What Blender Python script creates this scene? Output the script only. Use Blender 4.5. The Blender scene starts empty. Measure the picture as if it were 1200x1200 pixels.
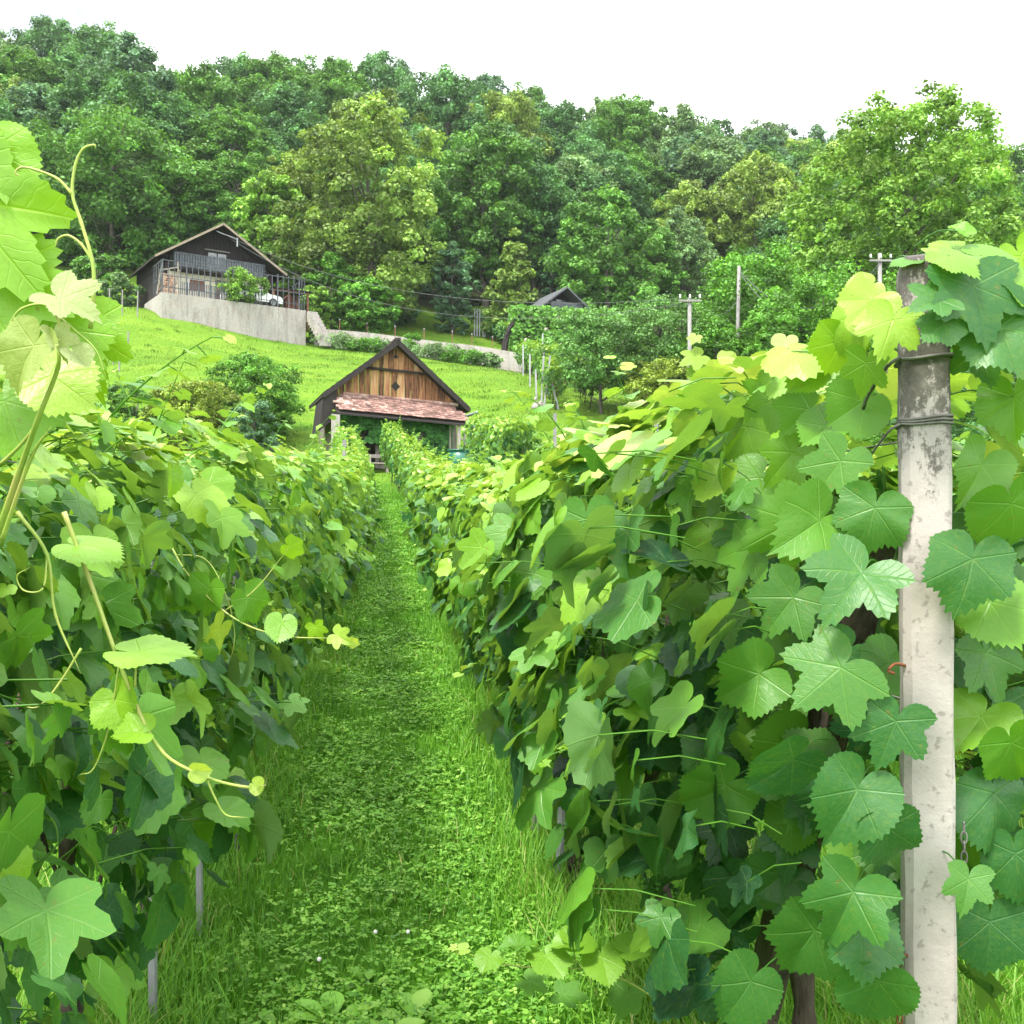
import bpy, math, random
import numpy as np
from mathutils import Vector, Matrix
R = math.radians
rng = np.random.default_rng(7)
random.seed(7)
scene = bpy.context.scene
col = scene.collection

# ------------------------------------------------------------------ camera
EYE, PITCH, F = 1.6, R(1.2), 1203.0
cam_d = bpy.data.cameras.new('camera')
cam = bpy.data.objects.new('camera', cam_d); col.objects.link(cam)
cam.location = (0, 0, EYE); cam.rotation_euler = (R(90) + PITCH, 0, 0)
cam_d.sensor_width = 36; cam_d.angle = 2 * math.atan(600 / F)
cam_d.clip_start = 0.05; cam_d.clip_end = 2000
scene.camera = cam

# ------------------------------------------------------------------ light
SUN = Vector((-0.30, -0.36, 0.88)).normalized()
world = bpy.data.worlds.new('World'); scene.world = world; world.use_nodes = True
wn, wl = world.node_tree.nodes, world.node_tree.links
SKYV = .40
bg = wn['Background']; bg.inputs['Strength'].default_value = 0.14
sky = wn.new('ShaderNodeTexSky'); sky.sky_type = 'NISHITA'; sky.sun_disc = False
sky.sun_elevation = math.asin(SUN.z); sky.sun_rotation = math.atan2(SUN.x, SUN.y)
sky.air_density = 1.0; sky.dust_density = 2.5
hs = wn.new('ShaderNodeHueSaturation'); hs.inputs['Saturation'].default_value = 0.6; hs.inputs['Value'].default_value = SKYV
wl.new(sky.outputs[0], hs.inputs['Color'])
tc = wn.new('ShaderNodeTexCoord'); no = wn.new('ShaderNodeTexNoise')
no.inputs['Scale'].default_value = 2.2; no.inputs['Detail'].default_value = 5
mpp = wn.new('ShaderNodeMapping'); mpp.inputs['Location'].default_value = (6.75, 3.6, 0)
wl.new(tc.outputs['Generated'], mpp.inputs[0]); wl.new(mpp.outputs[0], no.inputs['Vector'])
rp = wn.new('ShaderNodeValToRGB'); rp.color_ramp.elements[0].position = .32; rp.color_ramp.elements[1].position = .58
wl.new(no.outputs['Fac'], rp.inputs['Fac'])
mx = wn.new('ShaderNodeMix'); mx.data_type = 'RGBA'
wl.new(rp.outputs['Color'], mx.inputs[0]); wl.new(hs.outputs[0], mx.inputs[6]); mx.inputs[7].default_value = (9.5, 9.7, 9.8, 1)
wl.new(mx.outputs[2], bg.inputs['Color'])
sl = bpy.data.lights.new('sun', 'SUN'); sl.energy = 2.3; sl.angle = R(11); sl.color = (1, .96, .88)
so = bpy.data.objects.new('sun', sl); col.objects.link(so)
so.rotation_euler = SUN.to_track_quat('Z', 'Y').to_euler(); so.location = (-20, -10, 60)
vs = scene.view_settings
vs.view_transform = 'Standard'; vs.look = 'None'; vs.gamma = 1; vs.use_curve_mapping = False
vs.exposure = 1.85
cy = scene.cycles
cy.max_bounces = 8; cy.diffuse_bounces = 6; cy.glossy_bounces = 2; cy.transmission_bounces = 4; cy.transparent_max_bounces = 4
cy.use_denoising = True; cy.caustics_reflective = False; cy.caustics_refractive = False
try: cy.use_adaptive_sampling = True
except Exception: pass

# ------------------------------------------------------------------ helpers
def at(px, py, d):
    """point at depth d seen at photo pixel (px, py)"""
    a, b = (px - 600) / F, (600 - py) / F
    v = Vector((a, math.cos(PITCH) - b * math.sin(PITCH), math.sin(PITCH) + b * math.cos(PITCH)))
    v *= d / v.y
    return v + Vector((0, 0, EYE))

YS = [-400, -5, 0, 5, 10.5, 15.4, 20, 27.7, 36, 42, 46, 52, 60, 68, 75, 80, 88, 95, 110, 130, 150, 170, 190, 230, 400]
ZS = [0, 0, 0, .03, .33, .72, 1.2, 2.1, 3.2, 4.15, 5.4, 7.9, 10.7, 13.0, 14.7, 15.4, 18.8, 22.0, 28.3, 38.3, 48, 57, 60, 58, 40]
_yy = np.linspace(-400, 400, 3201)
_zz = np.interp(_yy, YS, ZS)
_k = np.hanning(21); _k /= _k.sum()
_zz = np.convolve(np.pad(_zz, 10, mode='edge'), _k, 'valid')
def gz(x, y):
    x = np.asarray(x, float); y = np.asarray(y, float)
    z = np.interp(y, _yy, _zz)
    t = np.clip((y - 92) / 70, 0, 1); t = t * t * (3 - 2 * t)
    c = np.clip((y - 46) / 32, 0, 1); c = c * c * (3 - 2 * c)
    z = z - .125 * c * (np.clip(x, -150, 150) + 9)
    b = np.clip((y - 40) / 12, 0, 1)
    z = z + 1.15 * np.exp(-((x + 27.5) ** 2 / 60 + (y - 71.5) ** 2 / 30))
    z = z + b * (.22 * np.sin(x * .31 + y * .13) + .16 * np.sin(x * .13 - y * .29 + 1.7))
    m = np.clip((y - 2) / 6, 0, 1)
    return z + m * (.025 * np.sin(x * 1.9 + y * .7) + .03 * np.sin(y * .9 - x * .6))
def gpt(x, y): return Vector((x, y, float(gz(x, y))))
def rsk(d): return -.121 * d - .0026 * np.clip(np.asarray(d, float) - 20, 0, 40) ** 2     # the rows bend left uphill
def rowp(X, d): return float(X + rsk(d)), float(d)
def rowa(d): return math.atan2(1, -.121 - .0052 * max(0, d - 20))          # heading of the vine rows

def add_mesh(name, V, faces, mat, attrs=None, smooth=False):
    """faces: list of int arrays, each (n,k)"""
    V = np.ascontiguousarray(V, np.float32)
    me = bpy.data.meshes.new(name)
    me.vertices.add(len(V)); me.vertices.foreach_set('co', V.ravel())
    fs = [np.asarray(f, np.int32) for f in faces if len(f)]
    li = np.concatenate([f.ravel() for f in fs])
    lt = np.concatenate([np.full(len(f), f.shape[1], np.int32) for f in fs])
    ls = np.concatenate([[0], np.cumsum(lt)[:-1]]).astype(np.int32)
    me.loops.add(len(li)); me.loops.foreach_set('vertex_index', li)
    me.polygons.add(len(lt)); me.polygons.foreach_set('loop_start', ls); me.polygons.foreach_set('loop_total', lt)
    if smooth: me.polygons.foreach_set('use_smooth', np.ones(len(lt), bool))
    for k, a in (attrs or {}).items():
        a = np.asarray(a, np.float32)
        if a.ndim == 1:
            me.attributes.new(k, 'FLOAT', 'POINT').data.foreach_set('value', a)
        else:
            me.attributes.new(k, 'FLOAT_VECTOR', 'POINT').data.foreach_set('vector', a.ravel())
    me.update(); me.validate()
    if mat: me.materials.append(mat)
    return me

def obj(name, me, parent=None, loc=None, rz=None):
    o = bpy.data.objects.new(name, me); col.objects.link(o)
    if parent: o.parent = parent
    if loc is not None: o.location = loc
    if rz is not None: o.rotation_euler = (0, 0, rz)
    return o
def tag(o, label=None, cat=None, group=None, kind=None):
    if label: o['label'] = label
    if cat: o['category'] = cat
    if group: o['group'] = group
    if kind: o['kind'] = kind
    return o
def thing(name, label, cat, loc, rz=0, group=None):
    o = bpy.data.objects.new(name, None); col.objects.link(o)
    o.empty_display_size = .2
    o.location = loc; o.rotation_euler = (0, 0, rz)
    return tag(o, label, cat, group)

class MB:
    """collects boxes, tubes and polygons into one mesh; vertex attribute 'tint'"""
    def __init__(s): s.v = []; s.f = []; s.t = []
    def add(s, V, Fc, t=.5):
        n = len(s.v); s.v += [tuple(p) for p in V]; s.t += [t] * len(V)
        s.f += [tuple(i + n for i in f) for f in Fc]
    def box(s, c, size, M=None, t=.5):
        x, y, z = [q / 2 for q in size]
        P = [Vector(p) for p in ((-x,-y,-z),(x,-y,-z),(x,y,-z),(-x,y,-z),(-x,-y,z),(x,-y,z),(x,y,z),(-x,y,z))]
        if M is not None: P = [M @ p for p in P]
        c = Vector(c)
        s.add([p + c for p in P], [(3,2,1,0),(4,5,6,7),(0,1,5,4),(1,2,6,5),(2,3,7,6),(3,0,4,7)], t)
    def prism(s, poly, y0, y1, t=.5):
        """poly: (x,z) outline, anticlockwise seen from -y; extruded along y"""
        n = len(poly)
        V = [(x, y0, z) for x, z in poly] + [(x, y1, z) for x, z in poly]
        Fc = [tuple(range(n)), tuple(range(2 * n - 1, n - 1, -1))]
        Fc += [(j, i, i + n, j + n) for i, j in ((i, (i + 1) % n) for i in range(n))]
        s.add(V, Fc, t)
    def bar(s, a, b, w, h=None, t=.5):
        a, b = Vector(a), Vector(b); d = b - a
        q = d.to_track_quat('X', 'Z').to_matrix()
        s.box((a + b) / 2, (d.length, w, h or w), q, t)
    def tube(s, pts, rad, n=6, t=.5, cap=True):
        pts = [Vector(p) for p in pts]; m = len(pts)
        if not hasattr(rad, '__len__'): rad = [rad] * m
        V = []; up = Vector((.13, .31, .94)).normalized()
        for i, p in enumerate(pts):
            d = (pts[min(i + 1, m - 1)] - pts[max(i - 1, 0)]).normalized()
            if d.length < .5: d = Vector((0, 0, 1))
            a = d.cross(up)
            if a.length < .05: a = d.cross(Vector((1, 0, 0)))
            a.normalize(); b = d.cross(a)
            for k in range(n):
                an = 2 * math.pi * k / n
                V.append(p + (a * math.cos(an) + b * math.sin(an)) * rad[i])
        Fc = []
        for i in range(m - 1):
            for k in range(n):
                q, w = i * n + k, i * n + (k + 1) % n
                Fc.append((q, w, w + n, q + n))
        if cap: Fc += [tuple(range(n - 1, -1, -1)), tuple(range((m - 1) * n, m * n))]
        s.add(V, Fc, t)
    def mesh(s, name, mat, smooth=False):
        me = bpy.data.meshes.new(name); me.from_pydata(s.v, [], s.f); me.update()
        if smooth: me.polygons.foreach_set('use_smooth', [True] * len(me.polygons))
        me.attributes.new('tint', 'FLOAT', 'POINT').data.foreach_set('value', np.asarray(s.t, np.float32))
        me.materials.append(mat); return me
    def shear(s, k):
        s.v = [(x, y, z - k * x) for x, y, z in s.v]; return s
    def build(s, name, mat, parent=None, smooth=False): return obj(name, s.mesh(name, mat, smooth), parent)

def spline(pts, n=8):
    """Catmull-Rom through pts"""
    P = [Vector(p) for p in pts]
    if len(P) < 3:
        return [P[0].lerp(P[1], i / n) for i in range(n + 1)]
    P = [P[0] * 2 - P[1]] + P + [P[-1] * 2 - P[-2]]
    out = []
    for i in range(1, len(P) - 2):
        a, b, c, d = P[i - 1:i + 3]
        for k in range(n):
            t = k / n
            out.append(.5 * ((2 * b) + (c - a) * t + (2 * a - 5 * b + 4 * c - d) * t * t + (3 * b - a - 3 * c + d) * t ** 3))
    out.append(P[-2]); return out

# ------------------------------------------------------------------ materials
def new_mat(name):
    m = bpy.data.materials.new(name); m.use_nodes = True
    nt = m.node_tree; return m, nt.nodes, nt.links, nt.nodes['Principled BSDF']
def N(nodes, typ, **kw):
    n = nodes.new(typ)
    for k, v in kw.items(): setattr(n, k, v)
    return n
def math_n(nodes, links, op, a, b=None, c=None, clamp=False):
    n = nodes.new('ShaderNodeMath'); n.operation = op; n.use_clamp = clamp
    for i, v in enumerate((a, b, c)):
        if v is None: continue
        if isinstance(v, (int, float)): n.inputs[i].default_value = v
        else: links.new(v, n.inputs[i])
    return n.outputs[0]
def ramp(nodes, links, fac, stops):
    r = nodes.new('ShaderNodeValToRGB'); el = r.color_ramp.elements
    while len(el) < len(stops): el.new(.5)
    for e, (p, c) in zip(el, stops): e.position = p; e.color = (*c, 1)
    links.new(fac, r.inputs['Fac']); return r.outputs['Color']
def mixc(nodes, links, fac, a, b, mode='MIX'):
    n = nodes.new('ShaderNodeMix'); n.data_type = 'RGBA'; n.blend_type = mode
    for i, v in ((0, fac), (6, a), (7, b)):
        if isinstance(v, (int, float)): n.inputs[i].default_value = v
        elif isinstance(v, tuple): n.inputs[i].default_value = (*v, 1)
        else: links.new(v, n.inputs[i])
    return n.outputs[2]
def noise(nodes, links, scale, detail=4, vec=None, rough=.55):
    n = nodes.new('ShaderNodeTexNoise'); n.inputs['Scale'].default_value = scale
    n.inputs['Detail'].default_value = detail; n.inputs['Roughness'].default_value = rough
    if vec is not None: links.new(vec, n.inputs['Vector'])
    return n.outputs['Fac']
def objco(nodes): return nodes.new('ShaderNodeTexCoord').outputs['Object']
def bump(nodes, links, h, strength, dist, bs):
    b = nodes.new('ShaderNodeBump'); b.inputs['Strength'].default_value = strength; b.inputs['Distance'].default_value = dist
    links.new(h, b.inputs['Height']); links.new(b.outputs[0], bs.inputs['Normal']); return b

def foliage_mat(name, stops, trans=.35, rough=.5, spec=.3, veins=False, under=None, tr_tint=(1.25, 1.15, .6)):
    m, n, l, bs = new_mat(name)
    at_ = N(n, 'ShaderNodeAttribute', attribute_name='tint')
    c = ramp(n, l, at_.outputs['Fac'], stops)
    if veins:
        av = N(n, 'ShaderNodeAttribute', attribute_name='leafco')
        sp = n.new('ShaderNodeSeparateXYZ'); l.new(av.outputs['Vector'], sp.inputs[0])
        u, v = sp.outputs[0], sp.outputs[1]
        M_ = lambda op, a, b=None, c=None, clamp=False: math_n(n, l, op, a, b, c, clamp)
        r = M_('SQRT', M_('ADD', M_('MULTIPLY', u, u), M_('MULTIPLY', v, v)))
        a = M_('ABSOLUTE', M_('ARCTAN2', u, v))
        ai = M_('ADD', M_('MULTIPLY', M_('GREATER_THAN', a, .43), .87), M_('MULTIPLY', M_('GREATER_THAN', a, 1.4), 1.08))
        df = M_('SUBTRACT', a, ai)
        ac = M_('ABSOLUTE', M_('MULTIPLY', r, M_('SINE', df)))
        al = M_('MULTIPLY', r, M_('COSINE', df))
        main = M_('SUBTRACT', 1.0, M_('DIVIDE', ac, M_('MULTIPLY_ADD', al, -.016, .028)), clamp=True)
        wob = M_('MULTIPLY', M_('SUBTRACT', noise(n, l, 3.5, 2, av.outputs['Vector']), .5), .22)
        fr = M_('FRACT', M_('MULTIPLY', M_('ADD', M_('SUBTRACT', al, M_('MULTIPLY', ac, .9)), wob), 7.5))
        sec = M_('SUBTRACT', 1.0, M_('DIVIDE', M_('ABSOLUTE', M_('SUBTRACT', fr, .5)), .09), clamp=True)
        vein = M_('MAXIMUM', main, M_('MULTIPLY', sec, M_('MULTIPLY_ADD', ac, -.9, .34, True)))
        nz = noise(n, l, 11, 5, av.outputs['Vector'], .7)
        c = mixc(n, l, M_('MULTIPLY', M_('SUBTRACT', nz, .48), 1.5, clamp=True), c, (.14, .22, .02))
        spot = ramp(n, l, noise(n, l, 5.5, 3, av.outputs['Vector'], .5), [(.70, (0, 0, 0)), (.74, (1, 1, 1))])
        c = mixc(n, l, M_('MULTIPLY', spot, .55), c, (.17, .12, .03))
        light = mixc(n, l, 1.0, c, (1.9, 1.7, 1.9), 'MULTIPLY')
        light = mixc(n, l, .35, light, (.16, .24, .06))
        c = mixc(n, l, M_('MULTIPLY', vein, .42), c, light)
        hgt = M_('SUBTRACT', M_('MULTIPLY', noise(n, l, 9, 2, av.outputs['Vector']), .6), M_('MULTIPLY', vein, .9))
        b = bump(n, l, hgt, .35, .004, bs)
    if under:
        g = n.new('ShaderNodeNewGeometry')
        c2 = mixc(n, l, .62, c, under)
        c = mixc(n, l, g.outputs['Backfacing'], c, c2)
    l.new(c, bs.inputs['Base Color']); bs.inputs['Roughness'].default_value = rough
    bs.inputs['Specular IOR Level'].default_value = spec
    tr = n.new('ShaderNodeBsdfTranslucent'); l.new(mixc(n, l, 1.0, c, tr_tint, 'MULTIPLY'), tr.inputs['Color'])
    ms = n.new('ShaderNodeMixShader'); ms.inputs[0].default_value = trans
    l.new(bs.outputs[0], ms.inputs[1]); l.new(tr.outputs[0], ms.inputs[2])
    l.new(ms.outputs[0], n['Material Output'].inputs['Surface'])
    return m

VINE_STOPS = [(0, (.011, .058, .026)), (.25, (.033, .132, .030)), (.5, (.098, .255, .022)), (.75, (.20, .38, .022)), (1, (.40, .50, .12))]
MAT = {}
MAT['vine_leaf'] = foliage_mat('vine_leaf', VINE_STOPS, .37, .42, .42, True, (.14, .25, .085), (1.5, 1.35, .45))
MAT['vine_leaf_far'] = foliage_mat('vine_leaf_far', VINE_STOPS, .37, .42, .42, False, (.14, .25, .085), (1.5, 1.35, .45))
MAT['young_leaf'] = foliage_mat('young_leaf', [(0, (.075, .20, .013)), (.5, (.17, .29, .02)), (.8, (.27, .35, .08)), (1, (.34, .39, .19))], .45, .5, .25, True, None, (1.3, 1.25, .6))
def grn(name, k, trans=.3): 
    return foliage_mat(name, [(0, tuple(x * .45 for x in k)), (.5, k), (1, tuple(min(x * 1.9, .6) for x in k))], trans, .55, .25)
MAT['oak'] = grn('leaf_oak', (.068, .165, .050))
MAT['beech'] = grn('leaf_beech', (.085, .20, .034))
MAT['pale'] = grn('leaf_pale', (.135, .235, .092))
MAT['bluish'] = grn('leaf_bluish', (.085, .175, .085))
MAT['linden'] = grn('leaf_linden', (.17, .27, .055))
MAT['lime'] = grn('leaf_lime', (.155, .29, .045))
MAT['golden'] = grn('leaf_golden', (.17, .26, .05))
MAT['spruce'] = grn('leaf_spruce', (.045, .115, .05), .15)
MAT['olive'] = grn('leaf_olive', (.17, .24, .035))
MAT['orchard'] = grn('leaf_orchard', (.10, .215, .055))
MAT['ivy'] = grn('leaf_ivy', (.055, .18, .035))
MAT['hedge'] = grn('leaf_hedge', (.085, .215, .026))
MAT['grass'] = foliage_mat('grass_blade', [(0, (.045, .155, .014)), (.5, (.115, .31, .026)), (.85, (.21, .43, .04)), (1, (.42, .44, .16))], .35, .5, .3)
MAT['clover'] = foliage_mat('clover_leaf', [(0, (.07, .21, .024)), (.5, (.165, .38, .042)), (1, (.30, .50, .09))], .3, .5, .3)
MAT['meadow'] = foliage_mat('meadow_blade', [(0, (.045, .125, .008)), (.5, (.098, .185, .015)), (1, (.165, .24, .035))], .35, .55, .2)

def simple(name, stops, scale=6, rough=.8, bs_=.3, bd=.01, stretch=None, tint=0, spec=.3, detail=6):
    m, n, l, bs = new_mat(name)
    v = objco(n)
    if stretch:
        mp = n.new('ShaderNodeMapping'); mp.inputs['Scale'].default_value = stretch; l.new(v, mp.inputs[0]); v = mp.outputs[0]
    f = noise(n, l, scale, detail, v, .6)
    if tint:
        a = N(n, 'ShaderNodeAttribute', attribute_name='tint')
        f = math_n(n, l, 'ADD', f, math_n(n, l, 'MULTIPLY', math_n(n, l, 'SUBTRACT', a.outputs['Fac'], .5), tint), clamp=True)
    l.new(ramp(n, l, f, stops), bs.inputs['Base Color'])
    bs.inputs['Roughness'].default_value = rough; bs.inputs['Specular IOR Level'].default_value = spec
    if bs_: bump(n, l, noise(n, l, scale * 3, 4, v), bs_, bd, bs)
    return m
MAT['bark'] = simple('bark', [(.3, (.025, .018, .013)), (.7, (.11, .085, .065))], 9, .9, .8, .02, (3, 3, .6))
MAT['tree_bark'] = simple('tree_bark', [(.3, (.05, .042, .035)), (.7, (.16, .14, .12))], 4, .9, .6, .03, (2, 2, .4))
MAT['stem'] = simple('green_stem', [(.3, (.10, .22, .03)), (.7, (.24, .33, .07))], 12, .5, 0)
MAT['young_stem'] = simple('young_stem', [(.3, (.17, .27, .035)), (.5, (.27, .33, .07)), (.7, (.33, .30, .10))], 18, .45, 0)
MAT['wood_brown'] = simple('barn_planks', [(.15, (.045, .020, .012)), (.38, (.20, .085, .036)), (.6, (.36, .185, .085)), (.85, (.44, .31, .18))], 3.2, .75, .5, .01, (5, 5, .6), .75)
MAT['wood_grey'] = simple('grey_planks', [(.2, (.10, .085, .07)), (.8, (.36, .33, .29))], 3.5, .85, .5, .01, (5, 5, .5), .5)
MAT['wood_dark'] = simple('dark_planks', [(.3, (.010, .008, .008)), (.8, (.032, .026, .023))], 3.5, .8, .4, .01, (6, 6, .5), .3)
MAT['wood_red'] = simple('reddish_timber', [(.3, (.11, .045, .03)), (.8, (.24, .11, .075))], 4, .75, .3, .01, (5, 5, .5), .3)
MAT['tile'] = simple('clay_tile', [(.2, (.085, .050, .043)), (.5, (.185, .105, .088)), (.75, (.30, .185, .155)), (.95, (.52, .42, .36))], 3, .8, .3, .01, None, .7)
MAT['roof_dark'] = simple('dark_roof_tile', [(.3, (.014, .011, .010)), (.8, (.045, .034, .03))], 5, .8, .4, .02, None, .4)
MAT['fascia'] = simple('fascia_board', [(.3, (.16, .125, .09)), (.8, (.28, .235, .18))], 4, .8, .2)
MAT['cream'] = simple('cream_plaster', [(.3, (.66, .61, .48)), (.7, (.78, .74, .62))], 2, .9, .15)
MAT['white'] = simple('white_paint', [(.3, (.72, .72, .70)), (.7, (.80, .80, .79))], 3, .4, 0)
MAT['car_white'] = simple('car_paint', [(.3, (.78, .79, .80)), (.7, (.82, .83, .84))], 1, .2, 0, spec=.5)
MAT['rubber'] = simple('tyre_rubber', [(.3, (.012, .012, .012)), (.7, (.025, .025, .025))], 8, .8, 0)
MAT['glass'] = simple('window_glass', [(.3, (.03, .035, .04)), (.7, (.10, .12, .13))], 1, .08, 0, spec=.6)
MAT['shutter'] = simple('brown_shutter', [(.3, (.13, .055, .035)), (.7, (.22, .10, .065))], 5, .7, .2, .01, (1, 1, 6))
MAT['metal'] = simple('grey_metal', [(.3, (.16, .17, .19)), (.7, (.30, .31, .33))], 5, .5, 0, spec=.5)
MAT['rail_grey'] = simple('weathered_rail', [(.3, (.035, .04, .048)), (.7, (.095, .105, .12))], 5, .7, .2)
MAT['roof_slate'] = simple('slate_roof', [(.3, (.05, .052, .058)), (.7, (.10, .105, .115))], 5, .7, .2)
MAT['log'] = simple('cut_log', [(.3, (.26, .15, .10)), (.7, (.46, .32, .24))], 6, .8, .2, .01, None, .6)
MAT['barrel'] = simple('green_plastic', [(.3, (.008, .085, .055)), (.7, (.015, .13, .085))], 3, .35, 0, spec=.5)
MAT['stake'] = simple('pale_stake', [(.25, (.17, .17, .18)), (.7, (.38, .385, .40))], 8, .6, .2, .004, (2, 2, .5))
MAT['stake_grey'] = simple('grey_stake', [(.25, (.10, .095, .09)), (.7, (.25, .24, .23))], 8, .85, .4, .004, (4, 4, .5))
MAT['wire'] = simple('steel_wire', [(.3, (.05, .048, .045)), (.7, (.14, .13, .12))], 40, .5, 0, spec=.5)
MAT['rust'] = simple('rusty_iron', [(.3, (.07, .022, .010)), (.7, (.24, .09, .04))], 60, .85, .3, .002)
MAT['cable'] = simple('power_cable', [(.3, (.05, .055, .055)), (.7, (.10, .11, .105))], 10, .6, 0)
MAT['grape'] = simple('green_grape', [(.3, (.045, .13, .03)), (.7, (.085, .20, .045))], 30, .4, 0, spec=.4)
MAT['flower'] = simple('flower_petal', [(.3, (.66, .62, .60)), (.7, (.80, .76, .74))], 30, .6, 0)
MAT['soil'] = simple('bare_soil', [(.3, (.10, .045, .022)), (.7, (.24, .115, .06))], 6, .95, .6, .03)

# concrete with soot, lichen and rain streaks
def concrete(name, base, dirt_top=None):
    m, n, l, bs = new_mat(name); v = objco(n)
    c = ramp(n, l, noise(n, l, 7, 8, v, .65), [(.25, tuple(x * .72 for x in base)), (.6, base), (.9, tuple(min(.75, x * 1.25) for x in base))])
    pink = ramp(n, l, noise(n, l, 2.3, 3, v), [(.45, (1, 1, 1)), (.75, (1.0, .86, .82))])
    c = mixc(n, l, .7, c, pink, 'MULTIPLY')
    pit = ramp(n, l, noise(n, l, 65, 3, v), [(.60, (0, 0, 0)), (.68, (1, 1, 1))])
    c = mixc(n, l, math_n(n, l, 'MULTIPLY', pit, .55), c, (.12, .10, .09))
    mp = n.new('ShaderNodeMapping'); mp.inputs['Scale'].default_value = (2.6, 2.6, .55) if dirt_top is None else (26, 26, 7); l.new(v, mp.inputs[0])
    st = noise(n, l, 1.0 if dirt_top is None else 1.0, 9, mp.outputs[0], .72)
    if dirt_top is not None:
        sp = n.new('ShaderNodeSeparateXYZ'); l.new(v, sp.inputs[0])
        up = math_n(n, l, 'DIVIDE', math_n(n, l, 'SUBTRACT', sp.outputs[2], dirt_top[0]), dirt_top[1], clamp=True)
        fine = noise(n, l, 60, 6, v, .75)
        k = math_n(n, l, 'MULTIPLY_ADD', up, .31, math_n(n, l, 'MULTIPLY_ADD', st, .6, math_n(n, l, 'MULTIPLY', fine, .45)))
        mask = ramp(n, l, k, [(.745, (0, 0, 0)), (.80, (.92, .92, .92))])
    else:
        mask = ramp(n, l, st, [(.47, (0, 0, 0)), (.70, (.6, .6, .6))])
    dk = ramp(n, l, noise(n, l, 30, 6, v, .75), [(.35, (.025, .022, .02)), (.55, (.075, .066, .056)), (.72, (.17, .155, .135))])
    c = mixc(n, l, mask, c, dk)
    l.new(c, bs.inputs['Base Color']); bs.inputs['Roughness'].default_value = .92
    bump(n, l, noise(n, l, 45, 6, v, .7), .5, .004, bs)
    return m
MAT['post_concrete'] = concrete('post_concrete', (.34, .31, .295), (1.55, .40))
MAT['wall_concrete'] = concrete('wall_concrete', (.32, .30, .275))

# ------------------------------------------------------------------ ground
def make_ground():
    xs = np.unique(np.concatenate([np.arange(-400, -60, 10), np.arange(-60, -8, 1.5), np.arange(-8, 12, .35), np.arange(12, 60, 1.5), np.arange(60, 401, 10)]))
    ys = np.unique(np.concatenate([np.arange(-60, 0, 4), np.arange(0, 44, .4), np.arange(44, 100, 1.0), np.arange(100, 200, 4), np.arange(200, 400, 20)]))
    X, Y = np.meshgrid(xs, ys); Z = gz(X, Y)
    V = np.stack([X, Y, Z], -1).reshape(-1, 3); w = len(xs)
    i = (np.arange(len(ys) - 1)[:, None] * w + np.arange(w - 1)[None]).ravel()
    Fq = np.stack([i, i + 1, i + w + 1, i + w], -1)
    # where woods stand the floor is leaf litter; between the rows it is soil and moss under the grass
    wood = np.clip((V[:, 1] - 97) / 3, 0, 1)
    mead = np.clip((V[:, 1] - 34) / 8, 0, 1)
    m, n, l, bs = new_mat('ground_soil_and_grass'); v = objco(n)
    a = N(n, 'ShaderNodeAttribute', attribute_name='wood').outputs['Fac']
    b = N(n, 'ShaderNodeAttribute', attribute_name='mead').outputs['Fac']
    near = ramp(n, l, noise(n, l, 3, 6, v), [(.3, (.040, .12, .010)), (.6, (.08, .22, .014)), (.85, (.14, .17, .04))])
    mp = n.new('ShaderNodeMapping'); mp.inputs['Scale'].default_value = (.10, .55, .10); l.new(v, mp.inputs[0])
    big = noise(n, l, 1.0, 7, mp.outputs[0], .6)
    fine = noise(n, l, 5.5, 5, v, .7)
    mixf = math_n(n, l, 'MULTIPLY_ADD', big, .55, math_n(n, l, 'MULTIPLY', fine, .45))
    md = ramp(n, l, mixf, [(.32, (.052, .135, .008)), (.42, (.066, .148, .011)), (.56, (.106, .190, .016)), (.70, (.16, .215, .036))])
    c = mixc(n, l, b, near, md)
    fl = ramp(n, l, noise(n, l, .8, 6, v), [(.3, (.018, .028, .010)), (.7, (.05, .06, .022))])
    c = mixc(n, l, a, c, fl)
    l.new(c, bs.inputs['Base Color']); bs.inputs['Roughness'].default_value = .95; bs.inputs['Specular IOR Level'].default_value = .1
    bump(n, l, noise(n, l, 7, 6, v, .7), .8, .08, bs)
    o = obj('ground', add_mesh('ground', V, [Fq], m, {'wood': wood, 'mead': mead}, True))
    tag(o, 'grassy ground rising from the vineyard to the wooded hillside', 'ground', kind='structure')
make_ground()

# ------------------------------------------------------------------ leaves
_ang = np.array([0, 10, 29, 49, 62, 86, 112, 135, 155, 170, 180.])
_rads = (np.array([1.0, .90, .74, .87, .79, .66, .72, .62, .52, .34, .12]), np.array([1.02, .86, .56, .88, .78, .50, .70, .60, .47, .30, .10]), np.array([1.0, .93, .84, .86, .80, .74, .70, .62, .52, .38, .16]))
def leaf_template(K, rings, teeth=.05, _rad=_rads[0]):
    th = np.linspace(-180, 180, K, endpoint=False)
    r = np.interp(np.abs(th), _ang, _rad)
    if teeth:
        r = r * (1 + teeth * np.where(np.arange(K) % 2 == 0, 1, -1) * np.clip(1 - np.abs(th) / 185, .2, 1))
    a = np.radians(th)
    o = np.stack([np.sin(a) * r * 1.03, np.cos(a) * r], -1)
    P = [np.zeros((1, 2))]; T = []; Q = []
    i = np.arange(K); j = (i + 1) % K
    for q, k in enumerate(rings):
        P.append(o * k)
        if q == 0: T.append(np.stack([np.zeros(K, int), 1 + j, 1 + i], -1))
        else:
            s0, s1 = 1 + (q - 1) * K, 1 + q * K
            Q.append(np.stack([s0 + i, s0 + j, s1 + j, s1 + i], -1))
    return np.concatenate(P), np.concatenate(T), (np.concatenate(Q) if Q else np.zeros((0, 4), int))
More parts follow.
